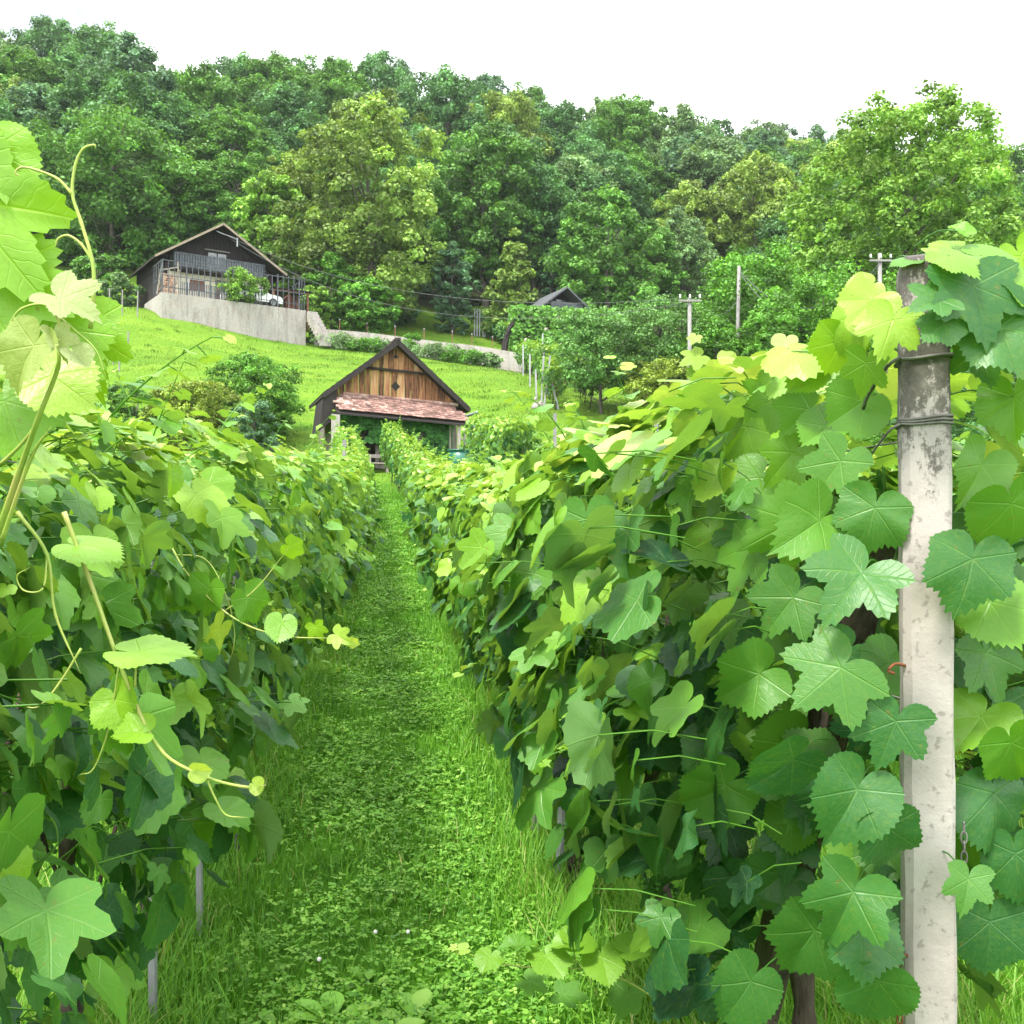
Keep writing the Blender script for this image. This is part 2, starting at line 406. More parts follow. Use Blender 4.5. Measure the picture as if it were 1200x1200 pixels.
LOD = {'hero': [leaf_template(84, (.35, .7, 1.0), .055, r) for r in _rads], 0: [leaf_template(46, (.5, 1.0), .05, r) for r in _rads], 1: [leaf_template(20, (.55, 1.0), .04, r) for r in _rads], 2: [leaf_template(9, (1.0,), 0)]}
def unit(a): return a / np.maximum(np.linalg.norm(a, axis=-1, keepdims=True), 1e-9)
class Leaves:
    def __init__(s): s.V = []; s.T = []; s.Q = []; s.tint = []; s.co = []; s.n = 0
    def add(s, pos, nrm, tip, size, tint, lod, rg, fold=None, droop=None):
        pos = np.atleast_2d(np.asarray(pos, float)); n = len(pos)
        nrm = unit(np.broadcast_to(np.asarray(nrm, float), (n, 3))); tip = np.broadcast_to(np.asarray(tip, float), (n, 3))
        tip = unit(tip - nrm * (tip * nrm).sum(-1, keepdims=True)); side = np.cross(tip, nrm)
        size = np.broadcast_to(np.asarray(size, float), (n,)); tint = np.broadcast_to(np.asarray(tint, float), (n,))
        fold = None if fold is None else np.broadcast_to(fold, (n,)); droop = None if droop is None else np.broadcast_to(droop, (n,))
        K = len(LOD[lod]); pick = rg.integers(0, K, n)
        for k in range(K):
            m = pick == k
            if m.any(): s._add(pos[m], nrm[m], tip[m], side[m], size[m], tint[m], LOD[lod][k], rg, None if fold is None else fold[m], None if droop is None else droop[m])
    def stems(s, mb, tint=.6):
        """green stalks and shoots joined into the leaf mesh"""
        V = np.array([tuple(p) for p in mb.v]); k = len(V)
        if not k: return
        s.V.append(V); s.T.append(np.array([f for f in mb.f if len(f) == 3], int).reshape(-1, 3) + s.n); s.Q.append(np.array([f for f in mb.f if len(f) == 4], int).reshape(-1, 4) + s.n)
        s.tint.append(np.full(k, tint)); s.co.append(np.tile([[0.3, -.5, .5]], (k, 1))); s.n += k
    def _add(s, pos, nrm, tip, side, size, tint, tpl, rg, fold, droop):
        n = len(pos); P, T, Q = tpl; u, v = P[:, 0][None], P[:, 1][None]
        a = (rg.normal(.15, .18, n) if fold is None else fold)[:, None]
        b = (rg.normal(-.25, .18, n) if droop is None else droop)[:, None]
        c = rg.normal(0, .07, n)[:, None]; ph = rg.uniform(0, 6.3, n)[:, None]
        rr = np.sqrt(u * u + v * v); an = np.arctan2(u, v)
        w = a * np.abs(u) + b * v * np.abs(v) - .10 * u * u + c * np.sin(3 * an + ph) * rr ** 2 + .6 * c * np.sin(7 * an + 2 * ph) * rr ** 3
        sx = (1 + rg.normal(0, .09, n))[:, None]
        sk = rg.normal(0, .09, n)[:, None]
        L = ((u * sx + sk * v)[..., None] * side[:, None] + v[..., None] * tip[:, None] + w[..., None] * nrm[:, None]) * size[:, None, None]
        V = (pos[:, None] + L).reshape(-1, 3); k = len(P)
        off = (s.n + np.arange(n) * k)[:, None, None]
        s.V.append(V); s.T.append((T[None] + off).reshape(-1, 3)); s.Q.append((Q[None] + off).reshape(-1, 4))
        s.tint.append(np.repeat(np.clip(tint, 0, 1), k))
        co = np.empty((n, k, 3)); co[..., 0] = u; co[..., 1] = v; co[..., 2] = rg.uniform(0, 9, n)[:, None]
        s.co.append(co.reshape(-1, 3)); s.n += n * k
    def mesh(s, name, mat, smooth=True):
        return add_mesh(name, np.concatenate(s.V), [np.concatenate(s.T), np.concatenate(s.Q)], mat,
                        {'tint': np.concatenate(s.tint), 'leafco': np.concatenate(s.co)}, smooth)

# ------------------------------------------------------------------ grapevines
VL = 1.05
def make_vine(seed, lod, kb=1.0):
    """meshes of one trellised vine: x along the row, y across, z up"""
    rg = np.random.default_rng(seed)
    n = {0: 980, 1: 860, 2: 560}[lod]; base = kb * {0: .074, 1: .077, 2: .090}[lod]; n = int(n * min(1.15, .88 / kb ** 1.5))
    L = Leaves(); st = MB()
    x = rg.uniform(-.56, .56, n) * VL
    z = .60 + 1.29 * rg.beta(1.45, 1.1, n)
    side = np.where(rg.random(n) < .5, -1, 1.)
    f = (z - .60) / 1.29
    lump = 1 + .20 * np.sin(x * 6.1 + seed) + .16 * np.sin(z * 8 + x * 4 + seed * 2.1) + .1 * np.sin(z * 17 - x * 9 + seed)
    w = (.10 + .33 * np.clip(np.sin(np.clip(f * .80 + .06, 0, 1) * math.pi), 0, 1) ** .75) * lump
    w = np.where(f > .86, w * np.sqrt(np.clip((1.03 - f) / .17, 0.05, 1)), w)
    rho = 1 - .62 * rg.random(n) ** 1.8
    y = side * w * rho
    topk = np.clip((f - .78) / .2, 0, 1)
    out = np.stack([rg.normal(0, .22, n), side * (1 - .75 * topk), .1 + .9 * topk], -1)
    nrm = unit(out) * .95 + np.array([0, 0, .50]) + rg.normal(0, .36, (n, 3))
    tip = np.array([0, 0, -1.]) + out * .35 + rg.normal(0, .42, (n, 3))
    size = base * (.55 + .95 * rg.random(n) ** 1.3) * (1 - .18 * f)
    tint = .17 + .24 * f + .36 * topk + rg.normal(0, .15, n) + .12 * (rho > .92) - .08 * (rho < .6)  # inner leaves tinted darker, canopy shade painted in; outermost ones lighter
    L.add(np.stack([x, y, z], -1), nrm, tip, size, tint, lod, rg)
    # leaf stalks on the near vines
    if lod == 0:
        for k in rg.choice(n, 260, replace=False):
            p = Vector((x[k], y[k], z[k])); q = Vector((x[k] + rg.normal(0, .03), y[k] * .62, z[k] - .02 + rg.normal(0, .03)))
            st.tube([p, p.lerp(q, .5) + Vector((0, 0, .012)), q], .0016, 3, cap=False)
    # shoots that escape the top and the sides
    ns = {0: 19, 1: 16, 2: 12}[lod]
    for k in range(ns):
        s = -1 if rg.random() < .5 else 1
        up = rg.random() < .55
        p = Vector((rg.uniform(-.5, .5) * VL, s * rg.uniform(.08, .3), rg.uniform(1.55, 1.85) if up else rg.uniform(1.05, 1.65)))
        ln = rg.uniform(.18, .55) if up else rg.uniform(.16, .30)
        d = Vector((rg.normal(0, .45), s * rg.uniform(.1, .6), rg.uniform(.5, 1.0))) if up else Vector((rg.normal(0, .5), s * rg.uniform(.7, 1), rg.uniform(-.3, .35)))
        d.normalize()
        droop = rg.uniform(.1, .55)
        m = 7; pts = [p + d * ln * (i / m) - Vector((0, 0, droop * ln * (i / m) ** 2)) for i in range(m + 1)]
        st.tube(pts, [.0028 * (1 - .6 * i / m) for i in range(m + 1)], 4 if lod == 0 else 3, cap=False)
        lp = []; ln_ = []; lt = []; lz = []; tn = []
        for i in range(1, m + 1):
            a = (1 if i % 2 else -1)
            tp = Vector((rg.normal(0, .5) + a * .8, s * .3 + rg.normal(0, .4), -.15 + rg.normal(0, .3)))
            q = pts[i] + tp.normalized() * .03
            lp.append(q); lt.append(tp); ln_.append((rg.normal(0, .4), s * .25 + rg.normal(0, .35), 1)); lz.append(base * (.95 - .085 * i) * rg.uniform(.75, 1.1)); tn.append(.40 + .055 * i + rg.normal(0, .07))
            st.tube([pts[i], q], .0014, 3, cap=False)
        L.add(lp, ln_, lt, lz, tn, lod, rg)
        if lod == 0 and k % 2 == 0:      # tendril
            q = pts[4]; e = Vector((rg.normal(0, .5), s * .6, rg.uniform(-.2, .6))).normalized(); h = e.cross(Vector((0, 0, 1)))
            tp = [q + e * (.16 * t) + h * (.02 * math.sin(t * 7)) + Vector((0, 0, -.03 * t * t + .02 * math.cos(t * 6) * t)) for t in [i / 10 for i in range(11)]]
            st.tube(tp, [.0013 * (1 - .5 * i / 10) for i in range(11)], 4, cap=False)
    mats = 'vine_leaf' if lod < 2 else 'vine_leaf_far'
    L.stems(st, .48)
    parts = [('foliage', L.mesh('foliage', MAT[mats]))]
    tk = MB()
    p0 = Vector((rg.uniform(-.1, .1), rg.uniform(-.05, .05), -.05)); pts = [p0]
    for i in range(1, 8):
        pts.append(pts[-1] + Vector((rg.normal(0, .035), rg.normal(0, .025), .135)))
    pts = spline(pts, 3)
    tk.tube(pts, [.030 - .010 * i / len(pts) + .004 * math.sin(i * 1.7 + seed) for i in range(len(pts))], 8 if lod == 0 else 5)
    e = pts[-1]
    for s in (-1, 1):
        arm = spline([e, e + Vector((s * .2, rg.normal(0, .03), .07)), e + Vector((s * .5, rg.normal(0, .04), .05 + rg.normal(0, .03)))], 4)
        tk.tube(arm, [.019 - .007 * i / len(arm) for i in range(len(arm))], 6 if lod == 0 else 4)
    for k in range(5):
        q = pts[min(len(pts) - 1, 8 + k * 3)]; s = rg.choice([-1, 1])
        tk.tube(spline([q, q + Vector((rg.normal(0, .1), s * .05, .18)), q + Vector((rg.normal(0, .18), s * .1, .45))], 3), .006, 4)
    parts.append(('trunk', tk.mesh('trunk', MAT['bark'], True)))
    if lod == 0:
        gl = []
        for c in range(4):
            g = MB(); s = rg.choice([-1, 1])
            cx, cyy, cz = rg.uniform(-.45, .45), s * rg.uniform(.12, .22), rg.uniform(.62, .95)
            for b in range(42):
                t = rg.random(); rr = .035 * (1 - t * .75) + .006; an = rg.uniform(0, 6.3)
                ball(g, (cx + rr * math.cos(an), cyy + rr * math.sin(an), cz - .12 * t), .0075 * rg.uniform(.8, 1.15))
            g.tube([(cx, cyy, cz + .06), (cx, cyy, cz - .05)], .0025, 4)
            gl.append(('grape_cluster', g.mesh('grape_cluster', MAT['grape'], True)))
        parts += gl
    return parts
_ico = None
def ball(mb, c, r):
    global _ico
    if _ico is None:
        import bmesh
        bm = bmesh.new(); bmesh.ops.create_icosphere(bm, subdivisions=1, radius=1)
        bm.verts.index_update()
        _ico = ([tuple(v.co) for v in bm.verts], [tuple(v.index for v in f.verts) for f in bm.faces]); bm.free()
    mb.add([(c[0] + v[0] * r, c[1] + v[1] * r, c[2] + v[2] * r) for v in _ico[0]], _ico[1])
VINES = {0: [make_vine(11 + i, 0) for i in range(4)], 1: [make_vine(31 + i, 1) for i in range(4)], 2: [make_vine(51 + i, 2) for i in range(5)],
         'L0': [make_vine(71 + i, 0, .80) for i in range(4)], 'L1': [make_vine(81 + i, 1, .80) for i in range(4)]}
vine_count = 0
def place_vine(X, d, label, group, lod=None, scale=1.0, xy=None, rz=None, thin=None):
    global vine_count
    x, y = xy if xy else rowp(X, d)
    dist = math.hypot(x, y)
    if lod is None: lod = 0 if dist < 5.6 else (1 if dist < 14 else 2)
    key = 'L%d' % lod if (X < 0 and lod < 2) else lod
    v = VINES[key][vine_count % len(VINES[key])]
    a = (rowa(d) if rz is None else rz) + (math.pi if random.random() < .5 else 0)
    t = thing('grapevine', label, 'grapevine', gpt(x, y), a, group)
    t.scale = (1, (scale if thin is None else thin) * random.uniform(.92, 1.08), scale * random.uniform(.96, 1.05))
    for nm, me in v: obj(nm, me, t)
    vine_count += 1
    return t
ORD = ['first', 'second', 'third', 'fourth', 'fifth', 'sixth', 'seventh', 'eighth']
XR, XL = .90, -.86
GR, GL = 'grapevines of the row right of the path', 'grapevines of the row left of the path'
FIRST_R = None
i = 0; d = 2.42
while d < 37.5:
    if i == 0: lab = 'grapevine with large lobed leaves climbing round the pale concrete post'
    elif i < 6: lab = ORD[i] + ' grapevine behind the concrete post in the row right of the grass path'
    else: lab = 'grapevine farther up the row right of the grass path, towards the barn'
    o = place_vine(XR + random.uniform(-.03, .03), d, lab, GR, scale=1.0 + .06 * max(0, 5 - d) / 2.5 - .006 * min(max(0, d - 10), 14) + .022 * max(0, d - 27), thin=1.12 - .013 * max(0, d - 12))
    if i == 0: FIRST_R = o
    i += 1; d += 1.0
i = 0; d = .95
while d < 36:
    if i == 0: lab = 'nearest grapevine left of the grass path with big leaves reaching the left edge'
    elif i < 6: lab = ORD[i] + ' grapevine from the near end of the row left of the grass path'
    else: lab = 'grapevine farther up the row left of the grass path, towards the barn'
    o = place_vine(XL + random.uniform(-.03, .03), d, lab, GL, scale=1.02 - .006 * min(max(0, d - 10), 14) + .02 * max(0, d - 27), thin=1.08 + .12 * min(1, max(0, d - 4) / 4) - .018 * max(0, d - 14))
    if i == 0: FIRST_L = o
    i += 1; d += 1.0
for X, a, b, sc in ((2.75, 2.9, 13, 1.0), (4.0, 29.5, 36, 1.3), (4.9, 13, 31, 1.0), (6.7, 13, 31, 1.02), (8.5, 12, 30, 1.0), (10.3, 12, 29, 1.0), (12.1, 14, 28, 1.0)):
    d = a
    nm = {2.75: 'second', 4.0: 'short', 4.9: 'third', 6.7: 'fourth', 8.5: 'fifth', 10.3: 'sixth', 12.1: 'seventh'}[X]
    while d < b:
        place_vine(X, d, nm + ' vine row right of the grass path, one of its low grapevines', 'grapevines of the %s row right of the path' % nm, lod=2 if d > 8 else 1, scale=sc)
        d += 1.05
for X, a, b in ((-2.7, 4.5, 21), (-4.5, 8, 20)):
    nm = {-2.7: 'second', -4.5: 'third'}[X]; d = a
    while d < b:
        place_vine(X, d, nm + ' vine row left of the grass path, one of its grapevines', 'grapevines of the %s row left of the path' % nm, scale=.86, lod=1 if d < 9 else 2)
        d += 1.05

# --- hero leaves round the post: (px, py, length px, tip angle deg clockwise from down, depth, tint)
def img_leaf(L, px, py, ln, ang, d, tint, rg, lod='hero', face=None, fold=None, droop=None, upk=.30):
    p = at(px, py, d); s = ln * d / F
    a = R(ang); tip = np.array([-math.sin(a), 0, -math.cos(a)])
    nrm = np.array([0, -1, upk]) + (rg.normal(0, .36, 3) if face is None else np.array(face))
    L.add([tuple(p)], nrm, tip, s, tint, lod, rg, fold, droop)
    return p
rgh = np.random.default_rng(99)
HL = Leaves(); HS = MB()
extra = []
for k in range(120):
    px = rgh.uniform(770, 1048) if k < 95 else rgh.uniform(1125, 1200); py = rgh.uniform(590, 1130)
    lim = 1000 + (px - 770) * .45
    if px < 1048 and (py > lim or py < 1250 - px * .62): continue
    extra.append((px, py, rgh.uniform(38, 62), rgh.normal(25, 35), 1.78 + max(0, (1040 - px)) * .0022 + rgh.uniform(0, .12), float(np.clip(rgh.normal(.30, .12), .05, .7))))
hero = extra + [(1010, 672, 72, 35, 1.62, .30), (985, 782, 72, 50, 1.62, .36), (1050, 845, 62, 15, 1.60, .24), (1005, 925, 70, 30, 1.62, .27), (1040, 970, 62, -5, 1.63, .22),
        (1000, 1045, 72, 25, 1.62, .30), (1010, 1090, 60, 5, 1.66, .26), (955, 1090, 70, 35, 1.75, .33), (930, 890, 64, 40, 1.75, .22), (880, 1150, 62, 40, 1.8, .30),
        (890, 790, 60, 60, 1.85, .42), (850, 920, 60, 50, 1.95, .38), (960, 610, 72, 60, 1.75, .46), (930, 700, 60, 40, 1.85, .36), (1030, 1150, 60, 10, 1.66, .3),
        (1140, 655, 68, 10, 1.66, .28), (1160, 705, 62, -20, 1.72, .55), (1155, 765, 62, -15, 1.8, .36), (1180, 680, 55, -35, 1.78, .3), (1135, 1030, 42, 10, 1.62, .36), (1185, 870, 66, -20, 1.72, .5), (1165, 930, 66, 0, 1.75, .25), (1160, 1080, 62, 5, 1.76, .2), (1150, 840, 60, 20, 1.78, .6), (1190, 1000, 60, 0, 1.74, .25),
        (1150, 545, 62, 30, 1.75, .5), (1185, 590, 66, -20, 1.7, .45), (1140, 600, 60, -20, 1.78, .33),
        (1012, 470, 50, 60, 1.85, .46), (970, 500, 48, 40, 1.9, .5), (930, 530, 50, 50, 1.98, .55), (890, 560, 50, 40, 2.05, .5), (985, 540, 62, 40, 1.8, .40), (1025, 595, 55, 20, 1.72, .34),
        (930, 610, 70, 55, 1.9, .5), (880, 640, 64, 35, 2.0, .44)]
for h in hero: img_leaf(HL, *h, rgh)
# crown of leaves on top of the post
crown = [(1112, 300, 44, -25, 1.62, .62, (0, .25, .75)), (1102, 300, 36, -100, 1.66, .75, (.0, .3, .9)), (1068, 303, 24, 85, 1.72, .45, (0, .4, .9)), (1150, 300, 44, -75, 1.68, .55, (0, .2, .9)), (1118, 292, 36, 80, 1.72, .7, (0, .3, .8)),
         (1140, 335, 76, -6, 1.62, .24, (.1, 0, 0)), (1100, 352, 38, 60, 1.60, .30, (0, .1, .4)), (1108, 378, 42, 45, 1.61, .30, (0, .1, .3)), (1172, 385, 60, -20, 1.63, .30, (-.2, .1, .1)), (1185, 335, 54, -30, 1.66, .6, None), (1196, 400, 60, -30, 1.7, .55, None),
         (1022, 352, 50, 40, 1.68, .80, (-.1, .1, .2)), (1046, 375, 48, 15, 1.64, .82, (0, .1, .1)), (1000, 372, 46, 60, 1.76, .74, None), (985, 400, 46, 30, 1.8, .7, None), (1015, 425, 44, 20, 1.74, .62, None), (1003, 378, 18, 0, 1.75, .98, None), (1018, 335, 30, 60, 1.74, .78, None),
         (960, 430, 46, 60, 1.9, .6, None), (950, 480, 46, 30, 1.95, .5, None), (905, 470, 46, 60, 2.1, .55, None), (920, 440, 40, 30, 2.05, .66, None), (875, 500, 46, 40, 2.2, .6, None), (1130, 272, 20, 160, 1.7, .55, None), (1196, 300, 50, -30, 1.75, .75, None), (1150, 410, 52, 5, 1.72, .34, None), (1188, 465, 56, 0, 1.75, .5, None)]
for a_, b_, c_, d_, e_, f_, g_ in crown: img_leaf(HL, a_, b_, c_, d_, e_, f_, rgh, face=g_)
for h in hero + [c[:6] for c in crown]:
    p = at(h[0], h[1], h[4]); x_, y_ = rowp(XR + .02, h[4] + .25)
    q = Vector((x_ * .5 + p.x * .5, h[4] + .12, p.z + .01))
    HS.tube(spline([p, p.lerp(q, .5) + Vector((0, 0, .015)), q], 3), .0014, 5, cap=False)
def to_parent(o, par):
    bpy.context.view_layer.update()
    o.parent = par; o.matrix_parent_inverse = par.matrix_world.inverted()

# shoot with pale leaves standing out over the far trees (px 800-920, y 390-540)
SH = MB(); YL = Leaves()
def shoot(pts, r0, leaves=(), n=6, mb=None):
    r0 *= .82; P = spline([at(*p) for p in pts], n); (mb or SH).tube(P, [r0 * (1 - .55 * i / len(P)) * (1 + .16 * (i % 6 == 0)) * (1 if i < len(P) - 3 else .62 ** (i - len(P) + 4)) for i in range(len(P))], 8); return P
shoot([(905, 590, 2.5), (870, 520, 2.45), (835, 450, 2.4), (812, 405, 2.38)], .004)
for a_ in [(818, 418, 24, 60, 2.36, .6), (832, 440, 32, 30, 2.37, .35), (850, 425, 22, -80, 2.38, .75), (845, 475, 36, 50, 2.4, .4), (880, 470, 40, -20, 2.42, .3), (870, 500, 40, 30, 2.42, .42), (815, 395, 12, 20, 2.36, .85), (920, 398, 20, 10, 2.3, .9), (858, 440, 24, -60, 2.38, .8)]:
    img_leaf(YL, *a_, rgh, face=(0, .1, .35))
shoot([(935, 520, 2.3), (928, 450, 2.3), (920, 402, 2.3)], .003)
HL.stems(HS, .34); o = obj('front_foliage', HL.mesh('front_foliage', MAT['vine_leaf'])); to_parent(o, FIRST_R)
YL.stems(SH, .55)
lf = obj('young_leaves', YL.mesh('young_leaves', MAT['young_leaf'])); to_parent(lf, FIRST_R)

# --- pale shoot reaching in at the left edge
root = thing('vine_shoot', 'pale young vine shoot with curling tendrils rising at the left edge of the path row', 'vine shoot', at(20, 640, 1.0))
S1, S2, LY, LB = MB(), MB(), Leaves(), Leaves()
shoot([(-30, 700, 1.0), (20, 560, .96), (45, 490, .92), (68, 430, .90), (66, 402, .90)], .0038, mb=S1)
shoot([(66, 402, .90), (72, 385, .90), (55, 358, .9), (25, 362, .9), (10, 385, .9), (18, 398, .9)], .0018, mb=S1)
shoot([(55, 358, .9), (85, 385, .89), (112, 410, .89), (125, 445, .89)], .0014, mb=S1)
shoot([(106, 385, .91), (110, 340, .91), (108, 305, .91), (95, 260, .91), (85, 228, .91), (88, 195, .91), (97, 175, .91), (110, 170, .91), (112, 174, .91)], .0024, mb=S2)
shoot([(85, 228, .91), (68, 210, .91), (45, 200, .91), (26, 196, .91), (18, 202, .91), (24, 207, .91)], .0018, mb=S2)
shoot([(108, 305, .91), (95, 286, .91), (80, 276, .91), (68, 280, .91), (65, 290, .91)], .0018, mb=S2)
shoot([(0, 640, .98), (35, 540, .95), (60, 500, .93)], .0028, mb=S1)
shoot([(0, 545, 1.0), (30, 515, .98), (60, 470, .95)], .0026, mb=S1)
# leaves: (px, py, len, tipang, depth, tint)
img_leaf(LB, -45, 235, 150, -38, .95, .70, rgh, face=(.1, 0, -.25), fold=.05, droop=-.08)
img_leaf(LB, -25, 330, 120, -70, .97, .66, rgh, face=(0, .05, -.2), fold=.06, droop=-.1)
img_leaf(LB, 60, 385, 92, -38, 1.0, .70, rgh, face=(0, .05, -.2), fold=.05, droop=-.1)
img_leaf(LB, -10, 175, 70, -10, .96, .66, rgh, face=(.2, .05, -.2))
img_leaf(LB, 5, 470, 80, -20, 1.02, .6, rgh)
img_leaf(LB, 60, 440, 62, -55, .96, .86, rgh, face=(.1, .2, .1), fold=.05)
img_leaf(LB, 95, 385, 80, -10, 1.02, .68, rgh, face=(0, .1, -.15), fold=.04)
img_leaf(LY, 72, 350, 50, -62, .89, .98, rgh, face=(.2, .3, .3), fold=.45, droop=-.25)
img_leaf(LY, 40, 405, 62, 30, .89, .86, rgh, face=(-.3, .1, -.1), fold=.35, droop=-.25)
img_leaf(LY, 66, 395, 34, -20, .885, .98, rgh, face=(.5, .2, .1), fold=.6)
img_leaf(LY, 88, 415, 22, -30, .885, 1.0, rgh, face=(.4, .2, .1), fold=.7)
for nm, me in (('stem', S1.mesh('stem', MAT['young_stem'], True)), ('tendril', S2.mesh('tendril', MAT['young_stem'], True)),
               ('young_leaves', LY.mesh('young_leaves', MAT['young_leaf'])), ('leaves', LB.mesh('leaves', MAT['vine_leaf']))):
    o = obj(nm, me); to_parent(o, root)

root = thing('vine_shoot', 'long arching vine shoot with tendrils hanging across the dark left row foliage', 'vine shoot', at(95, 670, 1.15))
S1, LB = MB(), Leaves()
shoot([(75, 600, 1.12), (105, 680, 1.12), (145, 790, 1.10), (185, 875, 1.08), (235, 908, 1.07), (285, 922, 1.06), (312, 920, 1.05)], .0032, mb=S1)
shoot([(242, 912, 1.07), (252, 935, 1.07), (265, 955, 1.07), (290, 958, 1.06)], .0016, mb=S1)
shoot([(20, 600, 1.08), (55, 650, 1.08), (65, 720, 1.08), (95, 790, 1.08)], .0026, mb=S1)
shoot([(95, 760, 1.08), (70, 800, 1.08), (45, 828, 1.07), (22, 826, 1.07)], .0016, mb=S1)
shoot([(55, 655, 1.08), (50, 690, 1.07), (28, 692, 1.07), (20, 675, 1.07), (35, 665, 1.07)], .0014, mb=S1)
shoot([(140, 775, 1.1), (128, 850, 1.1), (110, 900, 1.1), (92, 908, 1.09)], .0015, mb=S1)
shoot([(158, 805, 1.09), (160, 770, 1.09), (163, 765, 1.09)], .0018, mb=S1)
img_leaf(LB, 163, 764, 72, -98, 1.09, .74, rgh, face=(0, .75, .9), fold=.1, droop=-.12)
img_leaf(LB, 165, 858, 34, 80, 1.08, .74, rgh, face=(.2, .3, .6), fold=.4)
img_leaf(LB, 230, 903, 18, -80, 1.06, .93, rgh, fold=.5)
img_leaf(LB, 298, 920, 14, -60, 1.05, .95, rgh, fold=.6)
img_leaf(LB, 95, 640, 54, -50, 1.12, .66, rgh, face=(0, .6, .6))
img_leaf(LB, 135, 820, 40, -30, 1.1, .72, rgh, fold=.3)
for nm, me in (('stem', S1.mesh('stem', MAT['young_stem'], True)), ('leaves', LB.mesh('leaves', MAT['vine_leaf']))):
    o = obj(nm, me); to_parent(o, root)

root = thing('vine_shoot', 'trailing vine shoot with heart-shaped bright leaves over the grass by the right row', 'vine shoot', at(740, 1150, 2.8))
S1, LB = MB(), Leaves()
shoot([(790, 1185, 2.75), (735, 1150, 2.75), (690, 1136, 2.75), (640, 1135, 2.75), (590, 1130, 2.75), (555, 1120, 2.75), (535, 1112, 2.75)], .0035, mb=S1)
for x0, y0, x1, y1 in ((608, 1130, 607, 1108), (675, 1135, 672, 1106), (745, 1146, 737, 1116), (705, 1137, 706, 1124), (645, 1133, 640, 1120), (582, 1128, 574, 1120)):
    shoot([(x0, y0, 2.75), (x1, y1, 2.73)], .002, mb=S1)
for a_ in [(574, 1121, 22, 10, 2.73, .62, (0, .4, .8), .1), (607, 1108, 26, -85, 2.73, .5, (0, .8, .9), .4), (605, 1108, 22, 85, 2.73, .5, (0, .8, .9), .4), (642, 1122, 32, -10, 2.72, .62, (0, .4, .8), .15), (672, 1106, 30, -120, 2.73, .62, (.1, .6, .7), .4), (670, 1106, 26, 85, 2.73, .64, (0, .8, .9), .4),
           (706, 1123, 36, -5, 2.72, .64, (0, .4, .8), .12), (737, 1114, 30, -130, 2.73, .6, (0, .4, .8), .4), (545, 1113, 12, 60, 2.74, .85, (0, .4, .8), .4), (533, 1111, 8, 60, 2.74, .95, (0, .4, .8), .4), (620, 1150, 26, -30, 2.8, .5, (0, .6, .6), .2), (660, 1165, 30, -60, 2.85, .42, (0, .6, .6), .2), (735, 1165, 34, 10, 2.8, .45, (0, .4, .8), .1)]:
    img_leaf(LB, *a_[:6], rgh, face=a_[6], fold=a_[7], droop=-.12)
for nm, me in (('stem', S1.mesh('stem', MAT['young_stem'], True)), ('leaves', LB.mesh('leaves', MAT['vine_leaf']))):
    o = obj(nm, me); to_parent(o, root)

root = thing('vine_shoot', 'thin vine shoot with tiny leaves sprawling sideways out of the left row', 'vine shoot', at(200, 640, 2.1))
S1, LB = MB(), Leaves()
shoot([(195, 630, 2.1), (225, 680, 2.05), (275, 725, 2.0), (330, 745, 1.97), (395, 748, 1.95)], .003, mb=S1)
shoot([(265, 715, 2.0), (300, 690, 2.0), (340, 640, 2.0)], .002, mb=S1)
shoot([(205, 650, 2.08), (240, 655, 2.05), (262, 690, 2.03), (275, 740, 2.02), (270, 775, 2.02)], .0015, mb=S1)
for a_ in [(395, 745, 20, -60, 1.95, .85), (370, 735, 18, -20, 1.96, .75), (330, 730, 26, 10, 1.97, .6), (290, 700, 34, -40, 2.0, .5), (245, 690, 34, 20, 2.03, .5), (225, 690, 30, 50, 2.05, .55), (210, 690, 26, 20, 2.05, .6), (340, 640, 20, -60, 2.0, .7), (412, 752, 10, -60, 1.95, .95)]:
    img_leaf(LB, *a_, rgh)
for nm, me in (('stem', S1.mesh('stem', MAT['young_stem'], True)), ('leaves', LB.mesh('leaves', MAT['vine_leaf']))):
    o = obj(nm, me); to_parent(o, root)

# ------------------------------------------------------------------ concrete post
pc = at(1084, 700, 1.74)
root = thing('concrete_post', 'tall pale concrete vineyard post stained black at its top', 'post', (pc.x, pc.y, -.1), R(-14))
ptop = at(1084, 306, 1.74).z + .1
def post_mesh():
    w, ch = .0385, .012; secs = []
    prof = [(-w + ch, -w), (w - ch * .4, -w), (w, -w + ch * .4), (w, w - ch), (w - ch, w), (-w + ch, w), (-w, w - ch), (-w, -w + ch)]
    zs = np.concatenate([np.linspace(0, ptop - .03, 26), [ptop - .012, ptop]])
    V = []
    for k, z in enumerate(zs):
        s = 1 if k < len(zs) - 2 else (.95 if k == len(zs) - 2 else .80)
        s *= 1.04 - .05 * z / ptop
        for j, (x, y) in enumerate(prof):
            V.append((x * s + .0012 * math.sin(z * 23 + j * 2), y * s + .0012 * math.sin(z * 31 + j), z + (.006 * math.sin(j * 2.1) if k == len(zs) - 1 else 0)))
    n = len(prof); Fc = [(i * n + k, i * n + (k + 1) % n, (i + 1) * n + (k + 1) % n, (i + 1) * n + k) for i in range(len(zs) - 1) for k in range(n)]
    Fc += [tuple(range((len(zs) - 1) * n, len(zs) * n)), tuple(range(n - 1, -1, -1))]
    m = MB(); m.add(V, Fc); return m.mesh('post_body', MAT['post_concrete'])
obj('post_body', post_mesh(), root)
